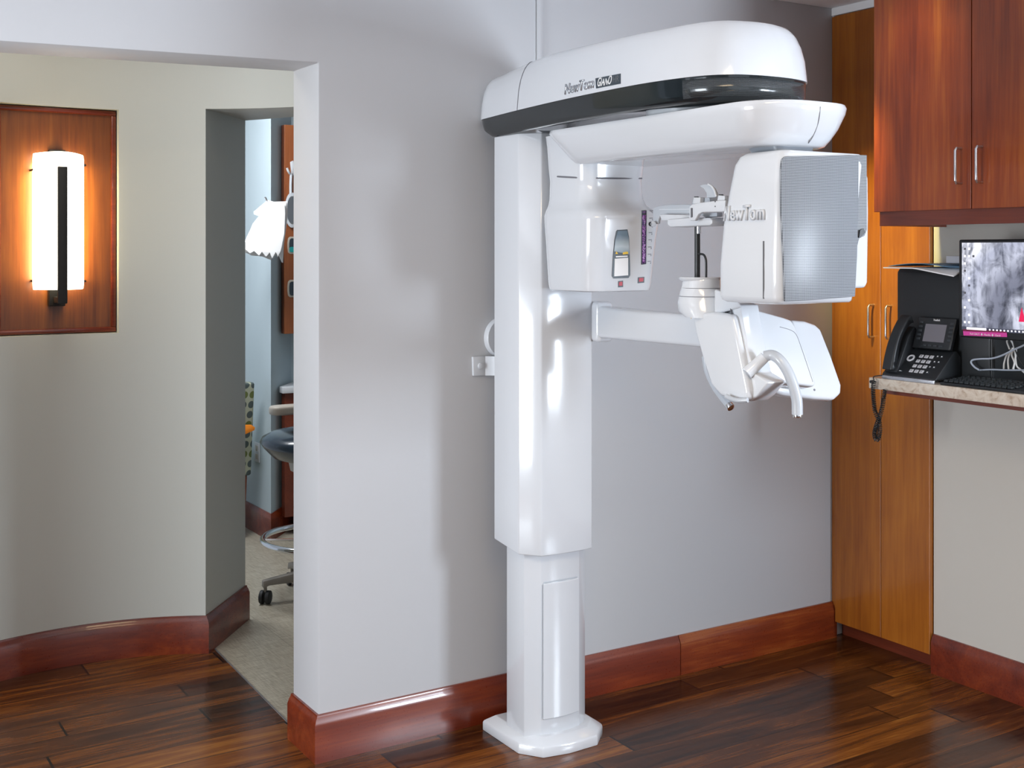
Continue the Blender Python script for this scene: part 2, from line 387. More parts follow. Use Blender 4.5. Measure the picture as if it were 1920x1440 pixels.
# radiograph on the monitor
def screen_mat():
    m = mat('monitor_radiograph', (.02, .02, .02), .2); q = N(m); tc = q.n('TexCoord'); sp = q.n('SeparateXYZ'); q.l(tc.outputs['Object'], sp.inputs[0])
    Y = q.math('ADD', sp.outputs[1], 1.03); Z = q.math('SUBTRACT', sp.outputs[2], 1.30)
    d = q.math('SQRT', q.math('ADD', q.math('POWER', Y, 2.), q.math('POWER', q.math('MULTIPLY', Z, 1.0), 2.)))
    n1 = q.n('TexNoise', i_Scale=16., i_Detail=8, i_Roughness=.65, i_Distortion=1.6); q.l(tc.outputs['Object'], n1.inputs['Vector'])
    mp = q.n('Mapping'); mp.inputs['Scale'].default_value = (1, 40, 9); mp.inputs['Rotation'].default_value = (R(-24), 0, 0); q.l(tc.outputs['Object'], mp.inputs[0])
    n2 = q.n('TexNoise', i_Scale=1., i_Detail=4, i_Distortion=.5); q.l(mp.outputs[0], n2.inputs['Vector'])
    base = q.ramp(d, [(.02, (.62, .64, .74)), (.065, (.42, .44, .54)), (.09, (.13, .14, .19)), (.14, (.17, .18, .24)), (.19, (.42, .44, .54)), (.235, (.34, .36, .46)), (.262, (.55, .57, .66)), (.275, (.78, .79, .88))])
    mod = q.math('ADD', q.math('MULTIPLY', n1.outputs['Fac'], 1.0), q.math('MULTIPLY', n2.outputs['Fac'], 1.1))
    c = q.mix(1., base, q.ramp(q.math('SUBTRACT', mod, .55), [(.25, (.22, .23, .26)), (.62, (1.2, 1.2, 1.2))]), 'MULTIPLY')
    q.l(c, q.b.inputs['Emission Color']); q.b.inputs['Emission Strength'].default_value = 1.25; return m
M['screen'] = screen_mat()
M['icon'] = mat('screen_icons', (.8, .8, .85), .3, emit=(.85, .87, .95), estr=.9)
M['taskbar'] = mat('screen_taskbar', (.05, .05, .08), .3, emit=(.03, .035, .05), estr=1)
M['crimson'] = mat('screen_red_mark', (.5, 0, .05), .3, emit=(.75, .02, .10), estr=.8)
def strip_mat():
    m = mat('speckled_violet_window', (.2, .05, .3), .25, coat=.5); q = N(m); tc = q.n('TexCoord')
    v = q.n('TexNoise', i_Scale=260., i_Detail=3); q.l(tc.outputs['Object'], v.inputs['Vector'])
    q.l(q.ramp(v.outputs['Fac'], [(.38, (.03, .02, .09)), (.5, (.16, .03, .20)), (.62, (.42, .20, .50))]), q.b.inputs['Base Color']); return m
M['violet'] = strip_mat()
def photo_mat():
    m = mat('label_picture_blue_grey', (.3, .35, .4), .2, coat=.5); q = N(m); tc = q.n('TexCoord'); sp = q.n('SeparateXYZ'); q.l(tc.outputs['Object'], sp.inputs[0])
    n = q.n('TexNoise', i_Scale=18.); q.l(tc.outputs['Object'], n.inputs['Vector'])
    f = q.math('ADD', q.math('MULTIPLY', q.math('SUBTRACT', sp.outputs[2], 1.46), 9.), q.math('MULTIPLY', n.outputs['Fac'], .25))
    q.l(q.ramp(f, [(.1, (.03, .05, .07)), (.45, (.25, .33, .40)), (.6, (.50, .58, .62)), (.9, (.12, .18, .24))]), q.b.inputs['Base Color']); return m
M['photo'] = photo_mat()

# ================================================================ ROOM
CEIL = 2.443
KS = dict(kind='structure')
def poly_slab(name, pts, z0, z1, m, **k):
    return finish(name, prism([(x, y, z0) for x, y in pts], (0, 0, z1 - z0)), m, smooth=0, **k)
poly_slab('floor', [(-6, -5.5), (0.6, -5.5), (.6, .1), (-2.12, .1), (-2.1215, .30), (-2.094, 1.145), (-2.15, 1.7), (-6, 1.7)], -.05, 0, M['floor'], **KS)
poly_slab('floor_tiled', [(-2.12, .1), (1.6, .1), (1.6, 4.6), (-2.3, 4.6), (-2.15, 1.7), (-2.094, 1.145), (-2.1215, .30)], -.05, 0, M['tile'], **KS)
poly_slab('trim_floor', [(-2.1225, .24), (-2.1180, .24), (-2.0905, 1.14), (-2.095, 1.14)], -.01, .0012, M['greyprint'], **KS)
# ceiling, a grid of lay-in tiles shown by thin rails
bm = box(-6, .8, -5.5, 4.6, CEIL, CEIL + .06)
finish('ceiling', bm, M['ceiling'], smooth=0, **KS)
bm = bmesh.new()
for i in range(9): merge(bm, box(-.61 * i - .012 - .335, -.61 * i + .012 - .335, -5.5, 0, CEIL - .004, CEIL + .001))
for j in range(9): merge(bm, box(-5.5, 0, -.61 * j - .012 - .32, -.61 * j + .012 - .32, CEIL - .004, CEIL + .001))
finish('trim_ceiling', bm, M['whiteprint'], smooth=0, **KS)
# back wall with the wide cased opening on its left
pts = [(-5.0, 0, CEIL), (-5.0, 0, 1.995), (-2.147, 0, 2.053), (-2.147, 0, 0), (.7, 0, 0), (.7, 0, CEIL)]
finish('wall_back', prism(pts, (0, .20, 0), .004, 2), M['wall'], smooth=30, **KS)
finish('wall_left_return', box(-6, -5.0, 0, .2, 0, CEIL), M['wall'], smooth=0, **KS)
# right wall beside the tall cabinet
# rear and left walls of the room with window openings (behind the photographer)
def wall_with_window(name, x0, x1, y0, y1, hole, axis, m='wall'):
    a0, a1, z0, z1 = hole; bm = bmesh.new()
    if axis == 'x':
        for b in ((x0, a0, 0, CEIL), (a1, x1, 0, CEIL), (a0, a1, 0, z0), (a0, a1, z1, CEIL)): merge(bm, box(b[0], b[1], y0, y1, b[2], b[3]))
    else:
        for b in ((y0, a0, 0, CEIL), (a1, y1, 0, CEIL), (a0, a1, 0, z0), (a0, a1, z1, CEIL)): merge(bm, box(x0, x1, b[0], b[1], b[2], b[3]))
    return finish(name, bm, M[m], smooth=0, **KS)
wall_with_window('wall_right', 0, .12, -5.5, -.470, (-4.15, -3.05, .78, 2.12), 'y', 'wall_beige')
bm = bmesh.new()
for b in ((-4.15, -4.10, .78, 2.12), (-3.10, -3.05, .78, 2.12), (-4.15, -3.05, .78, .83), (-4.15, -3.05, 2.07, 2.12), (-3.62, -3.58, .78, 2.12)): merge(bm, box(.09, .12, *b))
finish('window_1', bm, M['white_satin'], smooth=0, **KS)
wall_with_window('wall_rear', -6.1, .1, -5.62, -5.5, (-4.5, -.7, .75, 2.25), 'x')
wall_with_window('wall_left', -6.1, -6, -5.5, 1.7, (-1.75, -.35, .2, 2.0), 'y')
# ---- curved hall wall
CC = Vector((-2.6, .34)); CR = .9
def arc(a, r=CR): return (CC.x + r * math.cos(R(a)), CC.y + r * math.sin(R(a)))
A0 = 58.8
aR = math.degrees(math.acos((-2.423 + 2.6) / CR)); aL = math.degrees(math.acos((-2.845 + 2.6) / CR))
ZN0, ZN1 = 1.197, 2.020
bm = bmesh.new()
def strip(bm, a0, a1, z0, z1, r=CR, n=None):
    n = n or max(2, int(abs(a1 - a0) / .75)); prev = None
    for i in range(n + 1):
        x, y = arc(a0 + (a1 - a0) * i / n, r); c = (bm.verts.new((x, y, z0)), bm.verts.new((x, y, z1)))
        if prev: bm.faces.new((prev[0], c[0], c[1], prev[1]))
        prev = c
def quad(bm, *p): bm.faces.new([bm.verts.new(Vector(q_)) for q_ in p])
strip(bm, A0, aR, 0, CEIL); strip(bm, aR, aL, 0, ZN0); strip(bm, aR, aL, ZN1, CEIL); strip(bm, aL, 172, 0, CEIL)
YP = 1.273
for a, b in ((aR, aR), (aL, aL)):
    x, y = arc(a); quad(bm, (x, y, ZN0), (x, YP, ZN0), (x, YP, ZN1), (x, y, ZN1))
for z in (ZN0, ZN1):
    n = 14
    for i in range(n):
        p, q2 = arc(aR + (aL - aR) * i / n), arc(aR + (aL - aR) * (i + 1) / n)
        quad(bm, (*p, z), (*q2, z), (q2[0], YP, z), (p[0], YP, z))
# doorway through the curved wall: deep left jamb, header with soffit
J0 = arc(A0); J1 = (-1.872, 1.420)
HD = 2.030
quad(bm, (*J0, 0), (*J1, 0), (*J1, HD), (*J0, HD))
strip(bm, 4, A0, HD, CEIL)
n = 20; back = []
far = W(552, 219, 'z', HD); fdir = (Vector((far.x, far.y)) - Vector(J1)).normalized()
for i in range(n):
    a = A0 + (4 - A0) * i / n; b = A0 + (4 - A0) * (i + 1) / n
    pa, pb = arc(a), arc(b); qa = Vector(J1) + fdir * (1.1 * i / n); qb = Vector(J1) + fdir * (1.1 * (i + 1) / n)
    quad(bm, (*pa, HD), (*pb, HD), (*qb, HD), (*qa, HD))
e = Vector(J1) + fdir * 1.1
quad(bm, (*J1, HD), (*e, HD), (*e, CEIL), (*J1, CEIL))
# back side of the thick wall
xb = arc(172, CR + .3)
pr = [J1, (-2.2, 1.62), (-2.6, 1.66), (-3.1, 1.6), (-3.6, 1.3), (xb[0], xb[1])]
for a, b in zip(pr, pr[1:]): quad(bm, (*a, 0), (*b, 0), (*b, CEIL), (*a, CEIL))
bmesh.ops.remove_doubles(bm, verts=bm.verts, dist=.0004)
finish('wall_curved', bm, M['wall_hall'], smooth=0, **KS)
# ---- baseboards: ogee-topped profile swept along a plan path
def sweep_base(name, path, m, h=.137, t=.019, side=1, **k):
    prof = [(0, 0), (t, 0), (t, h * .80), (t * .80, h * .86), (t * .72, h * .90), (t * .45, h * .95), (t * .38, h), (0, h)]
    P = [Vector(p) for p in path]; rings = []
    for i, p in enumerate(P):
        d0 = (P[i] - P[i-1]).normalized() if i > 0 else None; d1 = (P[i+1] - P[i]).normalized() if i < len(P)-1 else None
        if d0 is None: d0 = d1
        if d1 is None: d1 = d0
        n0 = Vector((-d0.y, d0.x)) * side; n1 = Vector((-d1.y, d1.x)) * side
        nn = (n0 + n1); nn = nn / max(.3, nn.dot(n0)) if nn.length > .01 else n0
        rings.append([(p.x + nn.x * a, p.y + nn.y * a, z) for a, z in prof])
    return finish(name, loft(rings), m, smooth=50, kind='structure', **k)
sweep_base('baseboard_back', [(-2.147, .20), (-2.147, 0), (-.788, 0)], M['base_red'], side=-1)
sweep_base('baseboard_back_corner', [(-.785, 0), (-.002, 0)], M['base_light'], side=-1)
sweep_base('baseboard_right', [(-.0, -.472), (-.0, -5.4)], M['base_red'], side=-1)
arcp = [arc(172 + (A0 - 172) * i / 60) for i in range(61)]
sweep_base('baseboard_hall', arcp + [(J0[0]+.55*(J1[0]-J0[0]), J0[1]+.55*(J1[1]-J0[1])), J1], M['base_red'], side=-1)
# ceiling edge trim over the tall cabinet
finish('trim_cornice', box(-.012, .1, -.60, 0, 2.412, CEIL, .002), M['whiteprint'], smooth=0, **KS)
finish('trim_corner', box(-.006, .004, -.006, .004, .137, 2.42, .001), M['wall'], smooth=0, **KS)

# ---- treatment room beyond the doorway
bm = prism([(-1.315, 4.5, 0), (-1.312, 2.625, 0), (-1.10, 2.88, 0), (-1.10, 4.5, 0)], (0, 0, CEIL), .002)
finish('wall_treatment_back', box(-1.10, 1.5, 2.88, 3.0, 0, CEIL), M['blue_wall'], smooth=0, **KS)
finish('wall_treatment_room', bm, M['blue_wall'], smooth=0, **KS)
finish('wall_treatment_far', box(-2.4, -1.3, 4.5, 4.6, 0, CEIL), M['blue_wall'], smooth=0, **KS)
finish('wall_treatment_right', box(1.5, 1.6, .2, 4.6, 0, CEIL), M['blue_wall'], smooth=0, **KS)
sweep_base('baseboard_treatment_room', [(-1.315, 4.4), (-1.312, 2.625), (-1.10, 2.88), (-.6, 2.88)], M['base_red'], side=-1)

# ================================================================ SCONCE AND NICHE PANEL
np_ = thing('wall_panel', 'figured cherry wood panel with moulded frame set in the curved wall, behind the lit lamp', 'wall panel', (-2.634, 1.272, ZN0))
x0n, x1n = arc(aL)[0] + .003, arc(aR)[0] - .003; z0n, z1n = ZN0 + .003, ZN1 - .003
finish('veneer_board', box(x0n, x1n, 1.262, 1.272, z0n, z1n), M['panel_wood'], np_, smooth=0)
fr = M['base_red']; fw = .018
def frame_bar(a, b, c, d): return box(a, b, 1.250, 1.263, c, d, .004, 2)
bm = frame_bar(x0n, x1n, z1n - fw, z1n); merge(bm, frame_bar(x0n, x1n, z0n, z0n + fw)); merge(bm, frame_bar(x0n, x0n + fw, z0n + fw, z1n - fw)); merge(bm, frame_bar(x1n - fw, x1n, z0n + fw, z1n - fw))
finish('frame_moulding', bm, fr, np_); adopt(np_)
sc_ = thing('wall_sconce', 'lit white glass wall sconce with a black iron strap down its front', 'wall lamp', (-2.63, 1.25, 1.34))
a = W(62, 287, 'y', 1.20); b = W(158, 542, 'y', 1.20)
sx0, sx1, sz1, sz0 = a.x, b.x, a.z, b.z; cxs = (sx0 + sx1) / 2; hw = (sx1 - sx0) / 2
ys = lambda t: 1.205 - .062 * (1 - t * t)
bm = bmesh.new(); nn_ = 16
ringF = []
for z, ins in ((sz0, .010), (sz0 + .004, .004), (sz0 + .02, 0), ((sz0+sz1)/2, 0), (sz1 - .02, 0), (sz1 - .004, .004), (sz1, .010)):
    front = [(cxs + (hw - ins * .3) * (-1 + 2 * i / nn_), ys(-1 + 2 * i / nn_) + ins * .5, z + (.006 * (1 - (-1 + 2*i/nn_)**2) if z > 1.7 else 0)) for i in range(nn_ + 1)]
    backr = [(cxs + (hw - ins * .3) * (1 - 2 * i / nn_), ys(1 - 2 * i / nn_) + .006, z + (.006 * (1 - (-1 + 2*i/nn_)**2) if z > 1.7 else 0)) for i in range(nn_ + 1)]
    ringF.append(front + backr)
finish('glass_shade', loft(ringF), M['glass_lit'], sc_)
zt, zb = W(110, 281, 'y', 1.23).z, W(110, 574, 'y', 1.23).z
finish('back_plate', box(cxs - .028, cxs + .028, 1.226, 1.261, zb, zt, .003), M['black_metal'], sc_)
a = W(108, 312, 'y', 1.135); b = W(126, 569, 'y', 1.135)
bm = box(a.x, b.x, 1.128, 1.140, b.z, a.z, .002)
merge(bm, box(a.x + .002, b.x - .002, 1.138, 1.232, b.z, b.z + .022, .002))
finish('iron_strap', bm, M['black_metal'], sc_)
for px, py in ((62, 318), (159, 310), (64, 527), (159, 527)):
    p = W(px, py, 'y', 1.21); finish('clip', cyl(p + Vector((0, -.006, 0)), p + Vector((0, .051, 0)), .004, 10), M['black_metal'], sc_)
adopt(sc_)
area('sconce_bulb', (cxs, 1.214, (sz0 + sz1) / 2), (cxs, 1.3, (sz0 + sz1) / 2), .15, .42, 9, (1, .80, .30))


# ================================================================ PANORAMIC SCANNER
XM = -1.487
PXO = .016
sc = thing('dental_x_ray_scanner', 'tall white panoramic dental x-ray scanner standing on the dark wood floor against the back wall', 'x-ray scanner', (XM, -.18, 0))
WH = M['white']
# base plate with sloping rim
bp_ = [(-.152, -.06), (-.152, -.27), (-.105, -.335), (-.02, -.350), (.085, -.345), (.148, -.285), (.152, -.255), (.152, -.06)]
def ring2(pts, f, z, cy=-.20, dx=0): return [(XM + PXO + x * f + dx, cy + (y - cy) * f, z) for x, y in pts]
bm = loft([ring2(bp_, 1, 0), ring2(bp_, 1, .024), ring2(bp_, .985, .031), ring2(bp_, .80, .050)]); finish('base_plate', bevel(bm, .003), WH, sc, smooth=30)
def col_ring(hw, y0, yf, ch, z, bow=.0, zf=None):
    # column section: left side, chamfer, bowed front, chamfer, right side
    n = 6; fx = hw - ch[0]; pts = [(-hw, y0), (-hw, yf + ch[1])]
    for i in range(n + 1):
        t = -1 + 2 * i / n; pts.append((fx * t, yf - bow * (1 - t * t)))
    pts += [(hw, yf + ch[1]), (hw, y0)]
    return [(XM + x, y, z) for x, y in pts]
def col_rings(hw, y0, yf, ch, zs, bow, drop=None):
    out = []
    for z in zs: out.append(col_ring(hw, y0, yf, ch, z, bow))
    return out
lowc = finish('lower_column', bevel(loft(col_rings(.112, -.165, -.292, (.042, .028), (.03, 1.3), .008)), .002, 2, 20), WH, sc, smooth=25)
# door panel set on the lower column's front
bm = bmesh.new(); rgs = []
for z in (.095, .098, .50, .503):
    ins = .003 if z in (.095, .503) else 0
    r = []
    for i in range(9):
        t = -1 + 2 * i / 8; r.append((XM + (.064 - ins) * t, -.2965 - .008 * (1 - t * t) - (.0 if ins else .0025), z))
    for i in range(9):
        t = 1 - 2 * i / 8; r.append((XM + (.064 - ins) * t, -.291 - .008 * (1 - t * t) + .002, z))
    rgs.append(r)
finish('access_door', loft(rgs), WH, lowc)
bm = tube([(XM - .066, -.2925, .10), (XM - .066, -.2925, .497), (XM - .060, -.2945, .505), (XM, -.3015, .507), (XM + .060, -.2945, .505)], .0022, 8)
finish('door_seam', bm, M['grey_plastic'], lowc)
upz = .594
r0 = col_ring(.136, -.13, -.328, (.044, .058), 1.850, .006)
rb = []
for (x, y, z) in r0:
    rb.append((x, y, upz + (.018 if y > -.26 else 0)))
rm = [(x, y, .70) for x, y, z in r0]
upc = finish('upper_column', bevel(loft([rb, rm, r0]), .004, 3, 18), WH, sc, smooth=25)
# cross-arm that feeds the rotating unit and the chin rest
def prism_x(px, x, d, plane='x'): return prism([W(a, b, plane, x) for a, b in px], d)
# ---- boom: plan curves, shell above a dark band
P0 = [(0, .0), (-.085, -.0), (-.125, -.03), (-.142, -.12), (-.172, -.35), (-.195, -.60), (-.205, -.85), (-.198, -1.0), (-.170, -1.12), (-.125, -1.18), (-.06, -1.205), (0, -1.21)]
P1 = [(0, .0), (-.055, -.0), (-.080, -.03), (-.092, -.12), (-.122, -.35), (-.146, -.60), (-.158, -.85), (-.152, -.96), (-.135, -1.07), (-.10, -1.13), (-.04, -1.155), (0, -1.16)]
def plan(t):
    half = catmull([Vector((a[0] + (b[0] - a[0]) * t, a[1] + (b[1] - a[1]) * t, 0)) for a, b in zip(P0, P1)], 5)
    h = [(p.x, p.y) for p in half]
    full = h + [(-x, y) for x, y in h[-2:0:-1]]
    return full
def ztop(y): return 2.060 - .020 * max(0, 1 - (-y) / .45) ** 1.5 - .013 * min(1, max(0, (-y - .45) / .5))
levels = [(-.012, .0), (.0, .0), (.02, .10), (.10, .38), (.25, .62), (.48, .82), (.68, .92), (.86, .985), (1.0, 1.01), (1.3, 1.025)]
rings = []
for t, k in levels:
    zb = 1.912
    rings.append([(XM + x, y, zb + (ztop(y) - zb) * k) for x, y in plan(max(t, 0))] if t >= 0 else [(XM + x * .985, -.6 + (y + .6) * .99, zb) for x, y in plan(0)])
boom = finish('boom_cover', loft(rings), WH, sc, smooth=40)
def zband(y):
    s_ = min(1, max(0, (-y) / .10)); return 1.903 - .052 * s_ ** .6
rings = [[(XM + x * f, -.6 + (y + .6) * g, (1.911 if i == 0 else zband(y) + dz)) for x, y in plan(0)] for i, (f, g, dz) in enumerate(((.988, .994, 0), (.975, .990, .022), (.95, .985, .006), (.91, .975, 0)))]
band = finish('dark_band', loft(rings), M['band'], boom, smooth=40)
# perforated part of the band round the nose
rings = []
pl0 = [(x, y) for x, y in plan(0)]
sel = [i for i, (x, y) in enumerate(pl0) if y < -1.06]
for f, g, z in ((.9905, .9955, 1.906), (.983, .993, 1.880), (.962, .989, 1.862)):
    rings.append([(XM + pl0[i][0] * f, -.6 + (pl0[i][1] + .6) * g, z) for i in sel])
bm = bmesh.new(); Lr = [[bm.verts.new(p) for p in r] for r in rings]
for a, b in zip(Lr, Lr[1:]):
    for i in range(len(a) - 1): bm.faces.new((a[i], a[i+1], b[i+1], b[i]))
M['bandmesh'] = mesh_mat('perforated_black_band', (.05, .06, .065), (.008, .010, .012), 230, .16, .3, -1)
g = finish('perforated_grille', bm, M['bandmesh'], boom); md = g.modifiers.new('thickness', 'SOLIDIFY'); md.thickness = .0015
def boom_x(y, t):
    pts = [p for p in plan(t) if p[0] <= 0]
    for a, b in zip(pts, pts[1:]):
        if (a[1] - y) * (b[1] - y) <= 0 and abs(a[1] - b[1]) > 1e-6:
            k = (y - a[1]) / (b[1] - a[1]); return a[0] + (b[0] - a[0]) * k
    return pts[-1][0]
ys_ = -.315
pth = [(XM + boom_x(ys_, max(t, 0)) - .0003, ys_, 1.912 + (ztop(ys_) - 1.912) * k) for t, k in levels]
finish('cover_seam', tube(pth, .0013, 6, smooth=3), M['greyprint'], boom)
tb = bvh(boom)
up = Vector((.18, 0, 1))
def on_boom(px, py):
    h = ray_hit(tb, px, py); return h[0]
p = on_boom(1060, 178); p2 = on_boom(1114, 165)
text('name_lettering', 'NewTom', p, p2 - p, (.15, 0, 1), (p2 - p).length, .0035, M['emblem'], boom, bold=.01, target=tb, height=.029)
plate = decal('name_plate', [(1117, 147), (1164, 138), (1164, 157), (1118, 166)], boom, M['darklabel'], boom, sub=4)
tp = bvh(plate)
p = on_boom(1121, 163); p2 = on_boom(1147, 158)
text('plate_lettering', 'GIANO', p, p2 - p, (.15, 0, 1), (p2 - p).length, .0008, M['whiteprint'], plate, shear=.25, bold=.01, target=tp, height=.024)
p = on_boom(1150, 155); p2 = on_boom(1161, 153)
text('plate_suffix', 'HR', p, p2 - p, (.15, 0, 1), (p2 - p).length, .0006, M['dimprint'], plate, target=tp, height=.016)
# underside spigot between boom and rotating arm
finish('rotation_bearing', cyl((XM, -.90, 1.80), (XM, -.90, 1.90), .12, 40), M['white_satin'], sc)
# ---- rotating arm
AY0, AY1 = -.36, -1.425
ayc = (AY0 + AY1) / 2; ahy = (AY0 - AY1) / 2
def arm_ring(hx, y0, y1, z, r): return rrect(XM - .002, (y0 + y1) / 2, hx, abs(y0 - y1) / 2, min(r, hx - .001, abs(y0-y1)/2 - .001), z, 9)
rings = [arm_ring(.112, -.49, -1.280, 1.741, .085), arm_ring(.122, -.48, -1.296, 1.745, .095), arm_ring(.133, -.465, -1.310, 1.760, .105), arm_ring(.146, -.44, -1.328, 1.785, .115),
         arm_ring(.157, -.40, -1.345, 1.818, .125), arm_ring(.159, -.385, -1.348, 1.832, .125), arm_ring(.156, -.385, -1.345, 1.839, .122), arm_ring(.145, -.395, -1.33, 1.842, .115)]
arm = finish('rotating_arm', loft(rings), WH, sc, smooth=40)
# nose seam on the arm and lens block beneath it
ab = bvh(arm); pth = [ray_hit(ab, *p)[0] for p in ((1538, 200), (1537, 212), (1534, 230), (1526, 252), (1516, 268), (1506, 279))]
finish('arm_seam', tube(pth, .0012, 6, smooth=3), M['greyprint'], arm)
finish('detector_neck', bevel(loft([rrect(XM, -1.225, .055, .050, .02, 1.715), rrect(XM, -1.215, .065, .055, .02, 1.75)]), .002), M['dark_grey'], arm)
# ---- tube head on the column side
def th(hx, y0, y1, z, r): return rrect(XM, (y0 + y1) / 2, hx, abs(y0 - y1) / 2, r, z, 7)
rings = [th(.108, -.380, -.600, 1.385, .045), th(.115, -.372, -.610, 1.388, .050), th(.118, -.369, -.615, 1.40, .052), th(.126, -.366, -.628, 1.53, .052), th(.130, -.365, -.636, 1.585, .052),
         th(.130, -.365, -.635, 1.602, .052), th(.124, -.366, -.618, 1.616, .05), th(.118, -.368, -.594, 1.630, .05), th(.115, -.37, -.582, 1.648, .05), th(.113, -.37, -.578, 1.70, .05), th(.116, -.368, -.582, 1.735, .05), th(.120, -.366, -.585, 1.80, .05), th(.125, -.366, -.585, 1.83, .05)]
head = finish('tube_head', loft(rings), WH, sc, smooth=50)
thb = bvh(head)
lab = decal('rating_label', [(1157, 431), (1176, 430), (1179, 445), (1181, 500), (1181, 516), (1178, 521), (1150, 522), (1147, 518), (1149, 480), (1152, 450), (1155, 434)], thb, M['darklabel'], head, .0015, 2)
decal('label_picture', [(1158, 433), (1175, 432), (1178, 446), (1179, 470), (1179, 477), (1151, 471), (1153, 450)], thb, M['photo'], lab, .0022, 2)
decal('label_blank', [(1152, 485), (1177, 483), (1177, 516), (1151, 518)], thb, M['paper'], lab, .0022, 2)
decal('warning_sign', [(1153, 476), (1155, 471), (1158, 476)], thb, M['yellow'], lab, .0022)
decal('warning_sign', [(1167, 473), (1177, 471), (1177, 476), (1167, 477)], thb, M['yellow'], lab, .0022)
decal('label_print', [(1154, 480), (1176, 479), (1176, 481.5), (1154, 482.5)], thb, M['whiteprint'], lab, .0022)
vs = patch('beam_window', [(1203, 395), (1212, 395), (1211, 495), (1202, 496)], thb, M['darklabel'], head, .0010)
patch('violet_strip', [(1204, 397), (1210.5, 397), (1209.5, 493), (1203.5, 494)], thb, M['violet'], vs, .0018)
for i in range(8):
    y0 = 395 + i * 13.5; x0_ = 1222 - i * .55
    decal('scale_mark', [(x0_ - 4, y0), (x0_ + 2, y0 - .2), (x0_ + 2, y0 + 1), (x0_ - 4, y0 + 1.2)], thb, M['greyprint'], head, .0008)
    h_ = ray_hit(thb, x0_ + 1, y0 + 4.6)
    if h_: text('scale_numeral', str(i + 3), h_[0], (1, 0, 0), (0, 0, 1), .0026, .0008, M['greyprint'], head, target=thb)
for pts in ([(1159, 527), (1168, 526), (1168, 538), (1158.5, 538.5)], [(1196, 520), (1208, 519), (1207.5, 530), (1195.5, 531)]):
    d_ = decal('red_sticker', pts, thb, M['darklabel'], head, .001)
    c_ = (sum(p[0] for p in pts) / 4, sum(p[1] for p in pts) / 4)
    decal('red_field', [(c_[0] + (p[0] - c_[0]) * .66, c_[1] + (p[1] - c_[1]) * .62 - .5) for p in pts], thb, M['red'], d_, .0016)
# neck seam
s_ = [ray_hit(thb, x, y) for x, y in ((1045, 331), (1080, 333), (1120, 334), (1160, 334.5), (1200, 334.5), (1220, 334.5))]
s_ = [h[0] for h in s_ if h]
if len(s_) > 2: finish('neck_seam', tube(s_, .0024, 6, smooth=2), M['greyprint'], head)
# ---- detector box on the boom's nose side
DX0, DX1, DY0, DY1 = -1.600, -1.352, -1.115, -1.335
def dr(x0, x1, y0, y1, z, r): return rrect((x0 + x1) / 2, (y0 + y1) / 2, abs(x1 - x0) / 2, abs(y1 - y0) / 2, r, z, 5)
rings = [dr(-1.592, DX1, -1.135, -1.318, 1.379, .020), dr(-1.598, DX1, -1.122, -1.326, 1.384, .024), dr(-1.602, DX1, -1.118, -1.331, 1.395, .028), dr(-1.604, -1.350, -1.120, -1.333, 1.47, .028),
         dr(-1.603, -1.340, -1.132, -1.334, 1.56, .026), dr(-1.600, -1.330, -1.150, -1.334, 1.64, .026), dr(-1.596, -1.322, -1.163, -1.334, 1.70, .026), dr(-1.592, -1.320, -1.175, -1.332, 1.718, .026), dr(-1.582, -1.325, -1.188, -1.325, 1.727, .022)]
det = finish('detector_housing', loft(rings), WH, sc, smooth=50)
dtb = bvh(det)
fp = [(1468, 294), (1476, 293), (1540, 292.5), (1607, 291), (1606, 400), (1604, 480), (1600, 556), (1540, 561), (1469, 566), (1466, 480), (1462, 400), (1461, 320), (1463, 299)]
mp_ = [W(a, b, 'y', -1.334) for a, b in fp]
finish('mesh_panel', bevel(prism(mp_, (0, -.006, 0)), .002), M['mesh'], det)
mp_ = [W(a, b, 'y', -1.333) for a, b in [(1607.5, 290.5), (1625, 291), (1625.5, 430), (1621, 442), (1611, 447), (1605, 470)]]
M['mesh_dark'] = mesh_mat('perforated_silver_mesh', (.30, .32, .35), (.05, .055, .06), 240, .2, .2)
finish('side_mesh_panel', prism(mp_, (0, .05, 0)), M['mesh_dark'], det)
finish('side_vent', prism([W(a, b, 'y', -1.335) for a, b in [(1611, 432), (1618, 429), (1621, 436), (1612, 445), (1609, 446)]], (0, -.003, 0)), M['black'], det)
bm = prism([W(a, b, 'y', -1.20) for a, b in [(1590, 330), (1629, 328), (1630, 400), (1628, 530), (1624, 540), (1590, 541)]], (0, .07, 0), .008, 3)
finish('side_plate', bm, WH, det)
p = ray_hit(dtb, 1357, 415)[0]; p2 = ray_hit(dtb, 1435, 411)[0]
d_ = p2 - p
text('name_lettering', 'NewTom', p, (0, d_.y, 0), (0, 0, 1), abs(d_.y) , .006, M['white_satin'], det, bold=.012, target=dtb, height=.036)
s_ = [ray_hit(dtb, 1432, y) for y in (452, 480, 510, 540, 560)]
s_ = [h[0] for h in s_ if h]
finish('side_groove', tube(s_, .0022, 8), M['seam'], det)
